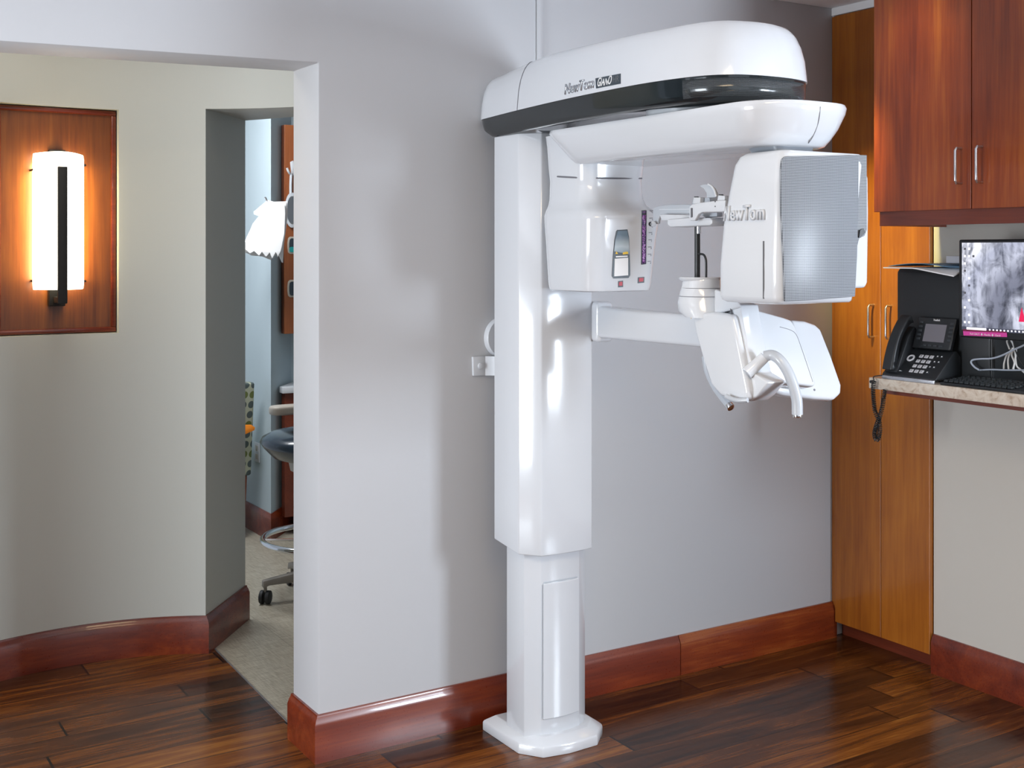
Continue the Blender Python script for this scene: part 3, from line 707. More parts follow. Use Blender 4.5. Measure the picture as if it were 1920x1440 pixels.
# ---- chin rest bracket, out from the column's right front
bm = bevel(loft([[(x, y, z) for (x, z) in pr_] for y, pr_ in (
    (-.18, [(-1.40, 1.225), (-1.325, 1.225), (-1.325, 1.345), (-1.40, 1.345)]),
    (-.36, [(-1.395, 1.222), (-1.335, 1.222), (-1.335, 1.345), (-1.395, 1.345)]))]), .014, 4)
root = finish('bracket_root', bm, WH, sc)
bm = bevel(loft([[(x, y, z) for (x, z) in pr_] for y, pr_ in (
    (-.34, [(-1.392, 1.236), (-1.335, 1.236), (-1.335, 1.332), (-1.392, 1.332)]),
    (-.62, [(-1.400, 1.239), (-1.345, 1.239), (-1.345, 1.327), (-1.400, 1.327)]),
    (-1.00, [(-1.41, 1.243), (-1.355, 1.243), (-1.355, 1.324), (-1.41, 1.324)]))]), .012, 4)
finish('chin_bracket', bm, WH, sc)
# ---- chin rest tower and patient panel
CHX = -1.555
def PX(px, py, x=CHX): return W(px, py, 'x', x)
cu = PX(1312, 560, -1.51); cyy = cu.y
def er(px0, px1, py, k=1.0, x=-1.51):
    a_ = PX(px0, py, x); b_ = PX(px1, py, x); hy = abs(a_.y - b_.y) / 2 * .80
    return ell(x, (a_.y + b_.y) / 2, hy * k, hy, a_.z, 32)
tower = finish('chin_tower', loft([er(1292, 1362, 592), er(1281, 1356, 580), er(1279, 1354, 565), er(1281, 1350, 553), er(1285, 1345, 536), er(1287, 1345, 525), er(1288, 1344, 522)]), WH, sc, smooth=50)
finish('chin_cup', loft([er(1287, 1342, 527), er(1281, 1344, 524), er(1279, 1345, 520), er(1280, 1344, 518.5), er(1290, 1338, 519.5)]), WH, tower, smooth=40)
for yy_ in (553.5, 538.5):
    r_ = er(1281 if yy_ > 545 else 1285, 1351 if yy_ > 545 else 1346, yy_, 1.0)
    finish('tower_seam', tube([Vector(q_) for q_ in r_] + [Vector(r_[0])], .0007, 6, cap=False), M['greyprint'], tower)
finish('tower_block', bevel(loft([[PX(a, b, x) for a, b in ((1340, 541), (1378, 556), (1392, 577), (1340, 590))] for x in (-1.54, -1.47)]), .007, 3), WH, tower)
# body: side shield
sh = [(1297, 592), (1310, 587), (1335, 585), (1360, 588), (1374, 592), (1384, 640), (1396, 700), (1403, 735), (1400, 751), (1382, 753), (1350, 742), (1332, 722), (1316, 672), (1303, 625)]
bm = prism([PX(*p, -1.553) for p in sh], (.075, 0, 0), .010, 4); body = finish('side_shield', bm, WH, sc)
# rim piece between shield and front panel
rim = [(1369, 571), (1379, 569), (1388, 573), (1392, 600), (1404, 665), (1413, 700), (1432, 712), (1440, 718), (1420, 742), (1406, 753), (1402, 752), (1398, 700), (1386, 640), (1375, 590)]
bm = prism([PX(*p, -1.535) for p in rim], (.06, 0, 0), .006, 3); finish('shield_rim', bm, WH, sc)
finish('rim_groove', tube([PX(*p, -1.5375) for p in ((1370, 574), (1374, 600), (1384, 645), (1393, 685), (1405, 708))], .0022, 8, smooth=4), M['seam'], sc)
# front panel (faces the room) and lower keel
def panel(pts, ytop, ybot, ztop_, zbot, th_, bv):
    P = []
    for a, b in pts:
        # plane tilted: y varies with z
        y = ytop
        for _ in range(8):
            p = W(a, b, 'y', y); k = (ztop_ - p.z) / (ztop_ - zbot); y = ytop + (ybot - ytop) * k
        P.append(p)
    n = (P[2] - P[0]).cross(P[-1] - P[0]).normalized()
    if n.y > 0: n = -n
    return prism(P, -n * th_, bv, 3)
fa = [(1384, 573), (1420, 581), (1470, 595), (1484, 600), (1492, 612), (1512, 662), (1530, 718), (1527, 725), (1480, 719), (1425, 710), (1412, 704), (1404, 690), (1394, 640)]
fpan = finish('front_panel', panel(fa, -1.105, -1.165, 1.37, 1.15, .045, .007), WH, sc)
fpt = bvh(fpan)
s_ = [ray_hit(fpt, *p) for p in ((1462, 613), (1480, 618), (1492, 626), (1500, 645), (1512, 680), (1524, 716))]
s_ = [h[0] for h in s_ if h]
if len(s_) > 2: finish('panel_seam', tube(s_, .0007, 6, smooth=3), M['greyprint'], fpan)
fb = [(1484, 599), (1510, 601), (1530, 608), (1540, 617), (1560, 668), (1579, 722), (1578, 738), (1565, 750), (1530, 748), (1470, 740), (1448, 732), (1440, 722), (1500, 700)]
pb = finish('rear_panel', panel(fb, -1.045, -1.105, 1.33, 1.12, .03, .010), WH, sc)
for a_ in ((1468, 721), (1527, 731)):
    h = ray_hit(bvh(pb), *a_)
    if h: finish('panel_screw', cyl(h[0] + h[1] * .001, h[0] - h[1] * .004, .003, 10), M['greyprint'], pb)
keel = [(1404, 712), (1440, 716), (1475, 722), (1440, 741), (1408, 753)]
finish('keel', prism([W(*p, 'y', -1.125) for p in keel], (0, .05, 0), .004, 2), WH, sc)
# grab handles
def W2(px, py, y): return W(px, py, 'y', y)
finish('handle_socket', tube([W2(1400, 700, -1.165), W2(1418, 684, -1.175), W2(1434, 669, -1.19)], [.0155, .0145, .0135], 20), WH, sc)
h1 = [W2(1434, 668, -1.19), W2(1448, 666, -1.205), W2(1462, 675, -1.225), W2(1476, 695, -1.24), W2(1487, 722, -1.25), W2(1494, 750, -1.255), W2(1495, 777, -1.255)]
hg = finish('grab_handle', tube(h1, .0128, 20, smooth=5), M['grey_plastic'], sc)
finish('end_cap', cyl(W2(1495, 776, -1.255), W2(1495, 783, -1.255), .0105, 20, .002), M['chrome'], hg)
h2 = [PX(1322, 668, -1.46), PX(1328, 698, -1.46), PX(1340, 724, -1.46), PX(1354, 744, -1.46), PX(1367, 760, -1.46)]
hg = finish('grab_handle', tube(h2, .0098, 18, smooth=5), M['grey_plastic'], sc)
finish('end_cap', cyl(PX(1366, 759, -1.46), PX(1371, 765, -1.46), .0105, 20, .001), M['chrome'], hg)
finish('lower_lip', tube([PX(1362, 743, -1.565), PX(1372, 748, -1.565), PX(1385, 751, -1.563), PX(1402, 750, -1.555)], .006, 12, smooth=4), M['grey_plastic'], body)
finish('laser_mark', prism([PX(*p, -1.5545) for p in ((1292.5, 586), (1297, 586.5), (1296.5, 598))], (-.001, 0, 0)), M['yellow'], body)
# ---- black rod and head support
finish('support_rod', cyl(W(1307.5, 522, 'x', -1.495), W(1307.5, 424, 'x', -1.495), .0072, 18), M['black'], sc)
finish('rod_collar', cyl(W(1310, 438, 'x', -1.50), W(1310, 424, 'x', -1.50), .0058, 14), M['chrome'], sc)
finish('rod_lever', tube([W(*p, 'x', -1.497) for p in ((1309, 476), (1318, 477), (1322, 482), (1324, 492), (1324, 521))], .0028, 10, smooth=4), M['black'], sc)
XN, XF = -1.555, -1.445
def hp(name, pts, x, d, m, bv=.002, par=sc): return finish(name, prism([W(*p, 'x', x) for p in pts], (d, 0, 0), bv, 2), m, par)
HSW = M['white_satin']
near = hp('temple_bracket', [(1292, 387), (1297, 383), (1312, 380), (1335, 377), (1360, 375), (1358, 397), (1316, 398), (1309, 402), (1305, 409), (1302, 414), (1292, 414)], XN, .012, HSW, .003)
hp('bracket_slot', [(1295, 390), (1298, 390), (1298, 407), (1295, 408)], XN - .0015, .002, M['seam'], 0, near)
far_ = hp('temple_bracket', [(1224, 391), (1232, 387), (1246, 384), (1262, 383.5), (1292, 383), (1292, 402), (1246, 402), (1238, 404), (1234, 412), (1233, 420), (1224, 420)], XF, .010, M['grey_plastic'], .003)
hp('bracket_band', [(1236, 392), (1291, 391.5), (1291, 393), (1236, 393.5)], XF - .001, .002, M['white_satin'], 0, far_)
finish('far_knob', cyl(W(1225, 420, 'x', XF - .012), W(1225, 420, 'x', XF - .003), .0075, 18, .001), M['grey_plastic'], far_)
finish('knob_tip', cyl(W(1219, 420, 'x', XF - .010), W(1225, 420, 'x', XF - .010), .0065, 18, .001), M['black'], far_)
hp('rest_bar', [(1250, 411), (1290, 408), (1330, 408), (1335, 412), (1335, 420), (1330, 423), (1256, 426), (1250, 422)], -1.53, .07, HSW, .006)
hp('rest_pad', [(1236, 402), (1250, 402), (1292, 403), (1292, 410), (1258, 414), (1240, 414)], -1.47, .03, HSW, .003)
hp('cross_link', [(1297, 381), (1300, 371), (1330, 370), (1331, 379), (1300, 384)], -1.50, .03, M['grey_plastic'], .002)
hp('pivot_post', [(1300, 370), (1313, 370), (1312, 382), (1299, 382)], -1.515, .014, HSW, .002)
hp('pivot_post', [(1346, 366), (1359, 367), (1358, 378), (1344, 378)], -1.545, .014, HSW, .002)
for a_, x_ in (((1306, 370), -1.508), ((1352, 366), -1.538)):
    c_ = W(*a_, 'x', x_); finish('post_cap', cyl(c_ - Vector((0, 0, .001)), c_ + Vector((0, 0, .002)), .006, 14), M['black'], sc)
fin = [(1310, 348), (1318, 346), (1328, 345.5), (1336, 352), (1341, 361), (1343, 370), (1325, 371), (1324, 362), (1319, 354)]
hp('forehead_rest', fin, -1.53, .010, M['grey_plastic'], .002)
finish('rest_edge', tube([W(*p, 'x', -1.533) for p in ((1328, 345.5), (1335, 350), (1340, 358), (1343, 369))], .0030, 10, smooth=4), HSW, sc)
hp('under_clip', [(1306, 402), (1314, 399), (1344, 398), (1344, 406), (1322, 408), (1315, 404)], -1.51, .02, M['grey_plastic'], .002)
for a_ in ((1340.5, 378), (1340.5, 387)):
    c_ = W(*a_, 'x', XN - .001); finish('bracket_screw', cyl(c_, c_ + Vector((.003, 0, 0)), .0016, 8), M['seam'], near)
# ---- wall fixing of the column
wb = finish('wall_bracket', bevel(prism([W(*p, 'y', -.012) for p in ((887, 669), (912, 668), (913, 704), (888, 705))], (0, .011, 0)), .002), M['white_satin'], sc)
a_ = [(1.0, 0)]
bl = W(911, 668, 'y', -.012); br = W(911, 704, 'y', -.012)
bm = prism([(bl.x, -.012, bl.z), (bl.x + .03, -.03, bl.z - .0), (-1.55, -.14, bl.z), (-1.55, -.15, br.z), (bl.x + .03, -.03, br.z), (bl.x, -.012, br.z)], (0, .006, 0))
bm = loft([[(bl.x - .002, -.012, z), (bl.x + .02, -.030, z), (-1.50, -.135, z), (-1.50, -.128, z), (bl.x + .02, -.020, z), (bl.x - .002, -.004, z)] for z in (br.z, bl.z)])
finish('bracket_strap', bm, M['white_satin'], wb)
c_ = W(900, 686, 'y', -.012); finish('bracket_bolt', cyl(c_, c_ + Vector((0, -.008, 0)), .010, 20, .003), M['white_satin'], wb)
c_ = W(946, 633, 'y', -.02)
bm = loft([[(c_.x + r_ * math.cos(a), y, c_.z + r_ * math.sin(a)) for a in [2*math.pi*k/40 for k in range(40)]] for r_, y in ((.066, -.001), (.066, -.016), (.062, -.022), (.02, -.024))])
finish('cable_outlet_cover', bm, M['white_satin'], sc)
# cable housing rising to the ceiling
a_ = W(1013, 60, 'y', -.008)
finish('cable_channel', box(a_.x - .011, a_.x + .011, -.009, -.0005, 2.0, CEIL - .001, .003), M['wall'], sc)
adopt(sc)

# ================================================================ TALL CABINET
def handle_bar(name, y, z0, z1, x, m, par, r=.0042, out=.030):
    pts = [(x, y, z0), (x - out * .8, y, z0), (x - out, y, z0 + out * .25), (x - out, y, z1 - out * .25), (x - out * .8, y, z1), (x, y, z1)]
    return finish(name, tube([Vector(p) for p in pts], r, 12), m, par)
tc_ = thing('tall_cabinet', 'tall orange-brown cherry cabinet with two narrow full height doors in the corner', 'cabinet', (.25, -.23, 0))
bm = box(.003, .55, -.466, -.002, .065, 2.405); merge(bm, box(.045, .5, -.466, -.002, 0, .066))
finish('carcass', bm, M['cherry_trim'], tc_, smooth=0)
for y0, y1, hy in ((-.2465, -.024, -.214), (-.4665, -.2490, -.296)):
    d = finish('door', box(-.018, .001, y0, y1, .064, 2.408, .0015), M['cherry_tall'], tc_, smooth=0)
    handle_bar('handle', hy, 1.178, 1.297, -.018, M['steel'], d)
finish('filler_strip', box(-.010, .001, -.022, -.001, .064, 2.408, .001), M['cherry_tall'], tc_, smooth=0)
adopt(tc_)
# ================================================================ UPPER CABINET
uc = thing('wall_cabinet', 'deep cherry wall cabinet with two doors hung above the desk counter', 'cabinet', (-.16, -1.0, 1.64))
finish('carcass', box(-.312, -.001, -1.60, -.490, 1.640, CEIL - .002), M['cherry_trim'], uc, smooth=0)
for y0, y1, hy in ((-.8735, -.488, -.838), (-1.262, -.8765, -.914), (-1.60, -1.265, -1.56)):
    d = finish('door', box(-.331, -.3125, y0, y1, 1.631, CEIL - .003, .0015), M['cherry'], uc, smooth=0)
    handle_bar('handle', hy, 1.712, 1.822, -.331, M['steel'], d)
finish('valance', box(-.322, -.300, -1.60, -.505, 1.583, 1.641, .001), M['cherry_trim'], uc, smooth=0)
finish('end_valance', box(-.30, -.001, -.525, -.507, 1.583, 1.641, .001), M['cherry_trim'], uc, smooth=0)
adopt(uc)
# ================================================================ COUNTER
ct = thing('desk_counter', 'beige mottled laminate counter carrying the phone and monitor', 'counter', (-.17, -1.0, 1.03))
finish('worktop', box(-.345, -.001, -1.60, -.478, 1.032, 1.070, .003), M['laminate'], ct, smooth=30)
finish('support_rail', box(-.30, -.001, -1.60, -.50, 1.014, 1.033, .001), M['cherry_trim'], ct, smooth=0)
adopt(ct)
CT = 1.0702
# ---- black computer case behind the phone
pc = thing('computer_case', 'black computer case standing on the counter behind the phone', 'computer', (-.1, -.66, CT))
bm = prism([(-.205, y, z) for y, z in ((-.479, CT), (-.479, 1.425), (-.487, 1.438), (-.86, 1.438), (-.86, CT))], (.19, 0, 0), .006, 3)
finish('case_body', bm, M['black'], pc)
finish('front_bezel', box(-.210, -.204, -.852, -.488, CT + .01, 1.428, .003), M['black'], pc)
adopt(pc)
# papers and folders on the case
def sheet(name, label, cat, pts, z0, z1, m, warp, group=None):
    """thin sheet with sagging front edge; pts = x0,x1,y0,y1"""
    x0, x1, y0, y1 = pts; n = 14; bm = bmesh.new(); g = []
    for i in range(n + 1):
        row = []
        for j in range(5):
            y = y0 + (y1 - y0) * i / n; x = x0 + (x1 - x0) * j / 4
            row.append(bm.verts.new((x, y, z0 + warp(i / n, j / 4))))
        g.append(row)
    for i in range(n):
        for j in range(4): bm.faces.new((g[i][j], g[i+1][j], g[i+1][j+1], g[i][j+1]))
    r = bmesh.ops.extrude_face_region(bm, geom=list(bm.faces)); bmesh.ops.translate(bm, vec=(0, 0, z1 - z0), verts=[v for v in r['geom'] if isinstance(v, bmesh.types.BMVert)])
    return tag(finish(name, bm, m), label, cat, group)
sheet('paper_stack', 'curling white papers hanging over the front of the black computer case', 'papers', (-.270, -.03, -.475, -.762), 1.4395, 1.4435, M['paper'], lambda a, b: -.024 * max(0, a - .45) / .55 * (1 if b == 0 else 0))
sheet('folder', 'blue folder lying bowed on top of the white papers on the computer case', 'folder', (-.24, -.03, -.472, -.762), 1.4455, 1.4475, M['bluefolder'], lambda a, b: .010 * math.sin(math.pi * min(1, a * 1.2)))
tag(finish('card_box', box(-.17, -.03, -.655, -.80, 1.4585, 1.482, .001), M['greybox'], smooth=0), 'flat pale grey box lying on the folder beside the monitor', 'box')
# ---- monitor
mo = thing('computer_monitor', 'black-framed computer monitor showing a grey dental radiograph, on the counter', 'monitor', (-.20, -1.05, CT))
MX = -.26
y0m = W(1797, 540, 'x', MX).y; zt_, zb_ = W(1797, 450, 'x', MX).z + .001, W(1803, 632, 'x', MX).z
mw = .545
finish('frame', box(MX, MX + .028, y0m - mw, y0m, zb_, zt_, .006, 3), M['black'], mo)
finish('display', box(MX - .0008, MX + .001, y0m - mw + .014, y0m - .014, zb_ + .024, zt_ - .010), M['screen'], mo, smooth=0)
finish('taskbar', box(MX - .0014, MX, y0m - mw + .014, y0m - .014, zb_ + .024, zb_ + .035), M['taskbar'], mo, smooth=0)
bm = box(MX - .002, MX, y0m - .105, y0m - .032, zb_ + .026, zb_ + .0335)
for k in range(10): merge(bm, box(MX - .002, MX, y0m - .120 - .013 * k, y0m - .115 - .013 * k, zb_ + .027, zb_ + .032))
finish('taskbar_icons', bm, M['icon'], mo, smooth=0)
for a_, b_ in ((0, 0), (1, 0), (0, 1), (1, 1), (2, 1), (0, 2), (0, 3), (1, 4), (1, 5), (0, 6), (1, 7), (0, 8), (1, 9), (0, 10), (1, 10)):
    yy_ = y0m - .022 - .016 * a_; zz_ = zt_ - .026 - .0235 * b_
    finish('desktop_icon', box(MX - .002, MX - .0005, yy_ - .007, yy_, zz_ - .007, zz_), M['icon'] if (a_ + b_) % 3 else M['greyprint'], mo, smooth=0)
c_ = W(1916, 590, 'x', MX)
finish('screen_mark', prism([(MX - .0018, c_.y + .010, c_.z - .022), (MX - .0018, c_.y, c_.z + .022), (MX - .0018, c_.y - .014, c_.z - .022)], (.001, 0, 0)), M['crimson'], mo, smooth=0)
ln = finish('pink_label', prism([W(*p, 'x', MX - .001) for p in ((1806, 621), (1888, 624), (1888.5, 632), (1807, 629))], (-.0008, 0, 0)), M['pink'], mo, smooth=0)
finish('label_edge', prism([W(*p, 'x', MX - .001) for p in ((1805.5, 617), (1886, 621), (1888, 624), (1806, 621))], (-.0006, 0, 0)), M['maroon'], ln, smooth=0)
p = W(1819, 628, 'x', MX - .0018); p2 = W(1876, 630.5, 'x', MX - .0018)
text('label_lettering', 'Full CBCT \u2666 Maxilla \u2666 12x10', p, (0, -1, 0), (0, 0, 1), abs(p2.y - p.y), .0004, M['whiteprint'], ln)
bm = box(MX + .028, MX + .06, y0m - mw / 2 - .03, y0m - mw / 2 + .03, CT + .008, zb_ + .12, .004); merge(bm, box(MX + .06, -.02, y0m - mw / 2 - .12, y0m - mw / 2 + .12, CT, CT + .01, .003))
finish('stand', bm, M['black'], mo)
adopt(mo)
# ---- keyboard
kb = thing('keyboard', 'black computer keyboard lying on the counter in front of the monitor', 'keyboard', (-.27, -.93, CT))
kx0, kx1, ky0, ky1 = -.338, -.205, -.762, -1.18
bm = loft([[(kx0, ky1, z0), (kx0, ky0, z0), (kx1, ky0, z1), (kx1, ky1, z1)] for z0, z1 in ((CT, CT), (CT + .010, CT + .020))])
finish('tray', bevel(bm, .003), M['black'], kb)
M['keycap'] = mat('black_keycap', (.02, .025, .028), .32)
keyme = None
for r_ in range(6):
    for c_ in range(22):
        y = ky0 - .010 - .0192 * c_ - .004 * (r_ % 2); x = kx0 + .012 + .0205 * r_; z = CT + .011 + .010 * (x - kx0) / (kx1 - kx0)
        if y - .017 < ky1: continue
        if y < -1.02: continue
        if keyme is None:
            o = finish('key', loft([rrect(0, 0, .0085, .0082, .002, 0, 2), rrect(0, 0, .0068, .0066, .002, .006, 2)]), M['keycap'], kb, smooth=30); keyme = o
        else:
            o = keyme.copy(); link(o); o.parent = kb
        o.location = (x, y - .009, z)
adopt(kb)
# ---- telephone
PHX, PHY = -.340, -.530
ph = thing('desk_phone', 'black office desk phone with grey screen and white number keys, on the counter end', 'telephone', (-.25, -.64, CT))
TW = Matrix.Translation((PHX, PHY, CT))
def pl_(u, w_, v): return TW @ Vector((w_, -u, v))      # u right, w back, v up
def pprism(pts, u0, u1, bv=0, seg=2): return prism([pl_(u0, w_, v) for w_, v in pts], (TW.to_3x3() @ Vector((0, -(u1 - u0), 0))), bv, seg)
PWD = .218
bdy = finish('body', pprism([(0, .010), (0, .016), (.088, .098), (.105, .102), (.126, .08), (.126, .01)], 0, PWD, .004, 3), M['black'], ph)
finish('front_strip', pprism([(-.003, .0), (-.003, .011), (.004, .015), (.03, .004), (.03, 0)], .002, PWD - .004, .001), M['steel'], ph)
nrm = (TW.to_3x3() @ Vector((-.082, 0, .090))).normalized(); upv = (TW.to_3x3() @ Vector((.090, 0, .082))).normalized(); uv = (TW.to_3x3() @ Vector((0, -1, 0))).normalized()
slope_len = math.hypot(.090, .082)
def fpnt(u, s): return pl_(u, .090 * s, .016 + .082 * s)
def fquad(name, u, s, du, ds, h, m, par, base=None, ax=None, off=0.0, bv=.0008, nr=None):
    c = (base or fpnt)(u, s) + (nr or nrm) * off; v_ = ax or upv
    pts = [c + uv * a + v_ * b for a, b in ((-du/2, -ds/2), (du/2, -ds/2), (du/2, ds/2), (-du/2, ds/2))]
    return finish(name, prism(pts, (nr or nrm) * h, bv), m, par)
M['keywhite'] = mat('white_phone_key', (.55, .55, .57), .4)
M['keydark'] = mat('dark_phone_key', (.03, .035, .04), .35)
lab_ = ['1', '2', '3', '4', '5', '6', '7', '8', '9', '*', '0', '#']
for i in range(12):
    r_, c_ = divmod(i, 3); u = .108 + c_ * .0205; s = .76 - r_ * .185
    k = fquad('number_key', u, s, .0145, .0125, .003, M['keywhite'], ph, off=0)
    q_ = fpnt(u, s) + nrm * .0031 - uv * .0025 - upv * .0035
    text('key_print', lab_[i], q_, uv, upv, .0045, .0003, M['greyprint'], k, height=.007)
for i, (u, s) in enumerate(((.170, .80), (.186, .80), (.172, .60), (.188, .60), (.168, .40), (.184, .40), (.172, .20))):
    k = fquad('function_key', u, s, .010, .010, .0025, M['keydark'], ph)
    fquad('key_print', u, s, .0045, .0035, .0005, M['whiteprint'], k, off=.0026, bv=0)
c_ = fpnt(.072, .66)
finish('navigation_ring', tube([c_ + (uv * math.cos(a) + upv * math.sin(a)) * .0115 + nrm * .001 for a in [2*math.pi*k/24 for k in range(25)]], .0036, 8, cap=False), M['keywhite'], ph)
finish('navigation_button', cyl(c_ - nrm * .001, c_ + nrm * .004, .006, 16), M['keydark'], ph)
fquad('volume_key', .066, .16, .018, .006, .002, M['keydark'], ph)
fquad('speaker_print', .066, .16, .008, .002, .0005, M['whiteprint'], ph, off=.0021, bv=0)
# screen head, steeper
nr2 = (TW.to_3x3() @ Vector((-.103, 0, .032))).normalized(); up2 = (TW.to_3x3() @ Vector((.032, 0, .103))).normalized()
hb = finish('screen_head', prism([pl_(.058, .080, .105), pl_(.208, .080, .105), pl_(.212, .112, .208), pl_(.062, .112, .208)], -nr2 * .018, .004, 3), M['black'], ph)
def spnt(u, s): return pl_(u, .080 + .032 * s, .105 + .103 * s)
fquad('display', .138, .50, .084, .060, .001, M['lcd'], hb, base=spnt, ax=up2, nr=nr2, bv=0)
for i in range(5):
    for u in (.078, .200):
        fquad('line_key', u, .30 + i * .13, .016, .008, .002, M['keydark'], hb, base=spnt, ax=up2, nr=nr2)
for i in range(4): fquad('soft_key', .108 + i * .021, .10, .015, .006, .002, M['keydark'], hb, base=spnt, ax=up2, nr=nr2)
text('name_lettering', 'Yealink', spnt(.122, .885) + nr2 * .0005, uv, up2, .028, .0006, M['whiteprint'], hb, bold=.02)
# handset in its cradle, bowed
hs_pts = [(.012, .030), (.018, .075), (.030, .120), (.050, .160), (.074, .190), (.090, .200)]
rings = []
cv = catmull([Vector((a, b, 0)) for a, b in hs_pts], 4)
for i, p in enumerate(cv):
    t = (cv[min(i + 1, len(cv) - 1)] - cv[max(0, i - 1)]).normalized(); n_ = Vector((-t.y, t.x, 0)); k = i / (len(cv) - 1)
    hwid = .020 + .003 * abs(2 * k - 1); th_ = .010 + .006 * abs(2 * k - 1) ** 2; uc_ = .022 + .010 * k
    rings.append([pl_(uc_ + hwid * a, p.x + n_.x * b * th_, p.y + n_.y * b * th_) for a, b in ((-1, -.9), (1, -.9), (1, .6), (.8, 1), (-.8, 1), (-1, .6))])
hset = finish('handset', bevel(loft(rings), .003, 2, 40), M['black'], ph)
finish('cradle', pprism([(.004, .012), (.02, .05), (.065, .14), (.098, .175), (.112, .16), (.122, .02)], .006, .056, .003), M['black'], ph)
q_ = W(1666, 677, 'x', PHX + .0); 
c_ = pl_(.022, .006, .062)
# coiled cord: out of the handset foot, over the counter edge, hanging in a twisted loop
path = [pl_(.010, .0, .012), Vector((-.350, -.505, 1.074)), W(1639, 714, 'x', -.362), W(1637, 728, 'x', -.364), W(1638, 750, 'x', -.364), W(1641, 772, 'x', -.364), W(1648, 788, 'x', -.364), W(1650, 806, 'x', -.362), W(1647, 822, 'x', -.360), W(1642, 824, 'x', -.360), W(1640, 812, 'x', -.366), W(1644, 796, 'x', -.370), W(1650, 780, 'x', -.368), W(1655, 760, 'x', -.364), W(1657, 745, 'x', -.362), W(1659, 730, 'x', -.355)]
pc_ = catmull(path, 14)
# arc-length helix
hel = []; L_ = 0; upx = Vector((1, 0, 0)); prev = pc_[0]
start = 14 * 2
for i in range(len(pc_) - 1):
    seg_ = pc_[i + 1] - pc_[i]; ln_ = seg_.length; stp = 6
    for k in range(stp):
        p = pc_[i] + seg_ * k / stp; L_ += ln_ / stp
        if i < start: 
            if k == 0: hel.append(p)
            continue
        t = seg_.normalized(); s_ = t.cross(upx).normalized(); v_ = s_.cross(t)
        ph_ = 2 * math.pi * L_ / .0062
        hel.append(p + (s_ * math.cos(ph_) + v_ * math.sin(ph_)) * .0062)
finish('coiled_cord', tube(hel, .0019, 6), M['black'], ph)
finish('cord_anchor', cyl(Vector((-.352, -.492, 1.056)), Vector((-.344, -.492, 1.056)), .005, 12), M['black'], ph)
adopt(ph)
# ---- cables under the monitor
def cable(label, pts, r, m, x=-.22, dx=None, nm='cable', group=None):
    P = [W(a, b, 'x', (x if dx is None else x + dx * i / len(pts))) for i, (a, b) in enumerate(pts)]
    for p_ in P: p_.z = max(p_.z, CT + r + .0)
    return tag(finish(nm, tube(P, r, 8, smooth=6), m), label, 'cable', group)
cable('pale blue-grey cable looping forward over the keyboard from under the monitor', [(1938, 636), (1918, 648), (1900, 656), (1880, 666), (1860, 672), (1838, 673), (1824, 675), (1821, 680), (1827, 688), (1836, 694)], .0030, M['cable_grey'], -.235)
cable('white cable looped close under the monitor edge', [(1893, 655), (1888, 640), (1893, 636), (1899, 645), (1903, 660), (1906, 685), (1915, 694), (1930, 706)], .0026, M['cable_white'], -.20)
cable('pale cable lying straight across the back of the keyboard', [(1836, 694), (1860, 693), (1890, 694), (1935, 694)], .0026, M['cable_grey'], -.215)
G = 'bundle of upright white cables behind the keyboard'
for wh_, pts in (('second from the left', [(1899, 652), (1893, 664), (1890, 676), (1891, 693)]), ('third from the left', [(1901, 655), (1897, 665), (1902, 680), (1899, 693)]), ('rightmost', [(1905, 655), (1904, 670), (1900, 692)]), ('leftmost', [(1898, 655), (1888, 665), (1883, 680), (1882, 692)])):
    cable('white upright cable in the tangle below the monitor, ' + wh_ + ' of four', pts, .0028, M['cable_white'], -.195, group=G)
cable('thin black cable sagging in front of the tangled white cables', [(1900, 640), (1905, 660), (1912, 675), (1922, 690)], .0022, M['black'], -.225)

# ================================================================ TREATMENT ROOM THINGS
# wall-mounted glove dispenser cabinet
TY = 2.70
gc = thing('dispenser_cabinet', 'brown wood wall cabinet with oval glove cut-outs beyond the doorway', 'cabinet', (-1.0, 2.79, 1.06))
a_, b_ = W(532, 234, 'y', TY), W(532, 626, 'y', TY)
finish('carcass', prism([(a_.x, TY, b_.z), (a_.x, 2.735, b_.z), (-1.103, 2.876, b_.z), (-.85, 2.876, b_.z), (-.85, TY, b_.z)], (0, 0, a_.z - b_.z)), M['chair_wood'], gc, smooth=0)
M['cab_brown'] = wood('brown_cabinet_front', (.20, .055, .018), (.29, .085, .028), (.37, .12, .04), .35, 'z', 1)
finish('front_panel', box(a_.x - .0, -.85, TY - .012, TY + .001, b_.z, a_.z, .002), M['cab_brown'], gc, smooth=0)
for py, full in ((460, 1), (541, 0)):
    c_ = W(550, py, 'y', TY - .012); rr_ = [(c_.x + sx * .034 + .0, c_.z + sz * .046) for sx, sz in ((-.6, 1), (-.9, .8), (-1, .3), (-1, -.3), (-.9, -.8), (-.6, -1), (1.2, -1), (1.2, 1))]
    cr_ = finish('cutout_rim', prism([(x, TY - .012, z) for x, z in rr_], (0, -.004, 0), .0015), M['beige_plastic'], gc)
    finish('opening', prism([(c_.x + (x - c_.x) * .72, TY - .0161, c_.z + (z - c_.z) * .80) for x, z in rr_], (0, -.0006, 0)), M['darklabel'], cr_)
    if full: finish('glove_box', prism([(c_.x + (x - c_.x) * .72, TY - .0167, c_.z - .022 + (z - c_.z) * .30) for x, z in rr_], (0, -.0006, 0)), M['teal'], cr_)
adopt(gc)
hk = thing('coat_hook', 'small white double hook fixed high on the brown wood cabinet', 'hook', W(545, 322, 'y', TY - .012))
finish('hook_plate', prism([W(*p, 'y', TY - .013) for p in ((543.5, 304), (549, 301), (551, 306), (551, 328), (546, 331))], (0, -.006, 0), .002), M['white_satin'], hk)
finish('hook_prong', tube([W(546, 328, 'y', TY - .018), W(542, 324, 'y', TY - .04), W(538, 315, 'y', TY - .045)], .006, 8, smooth=3), M['white_satin'], hk)
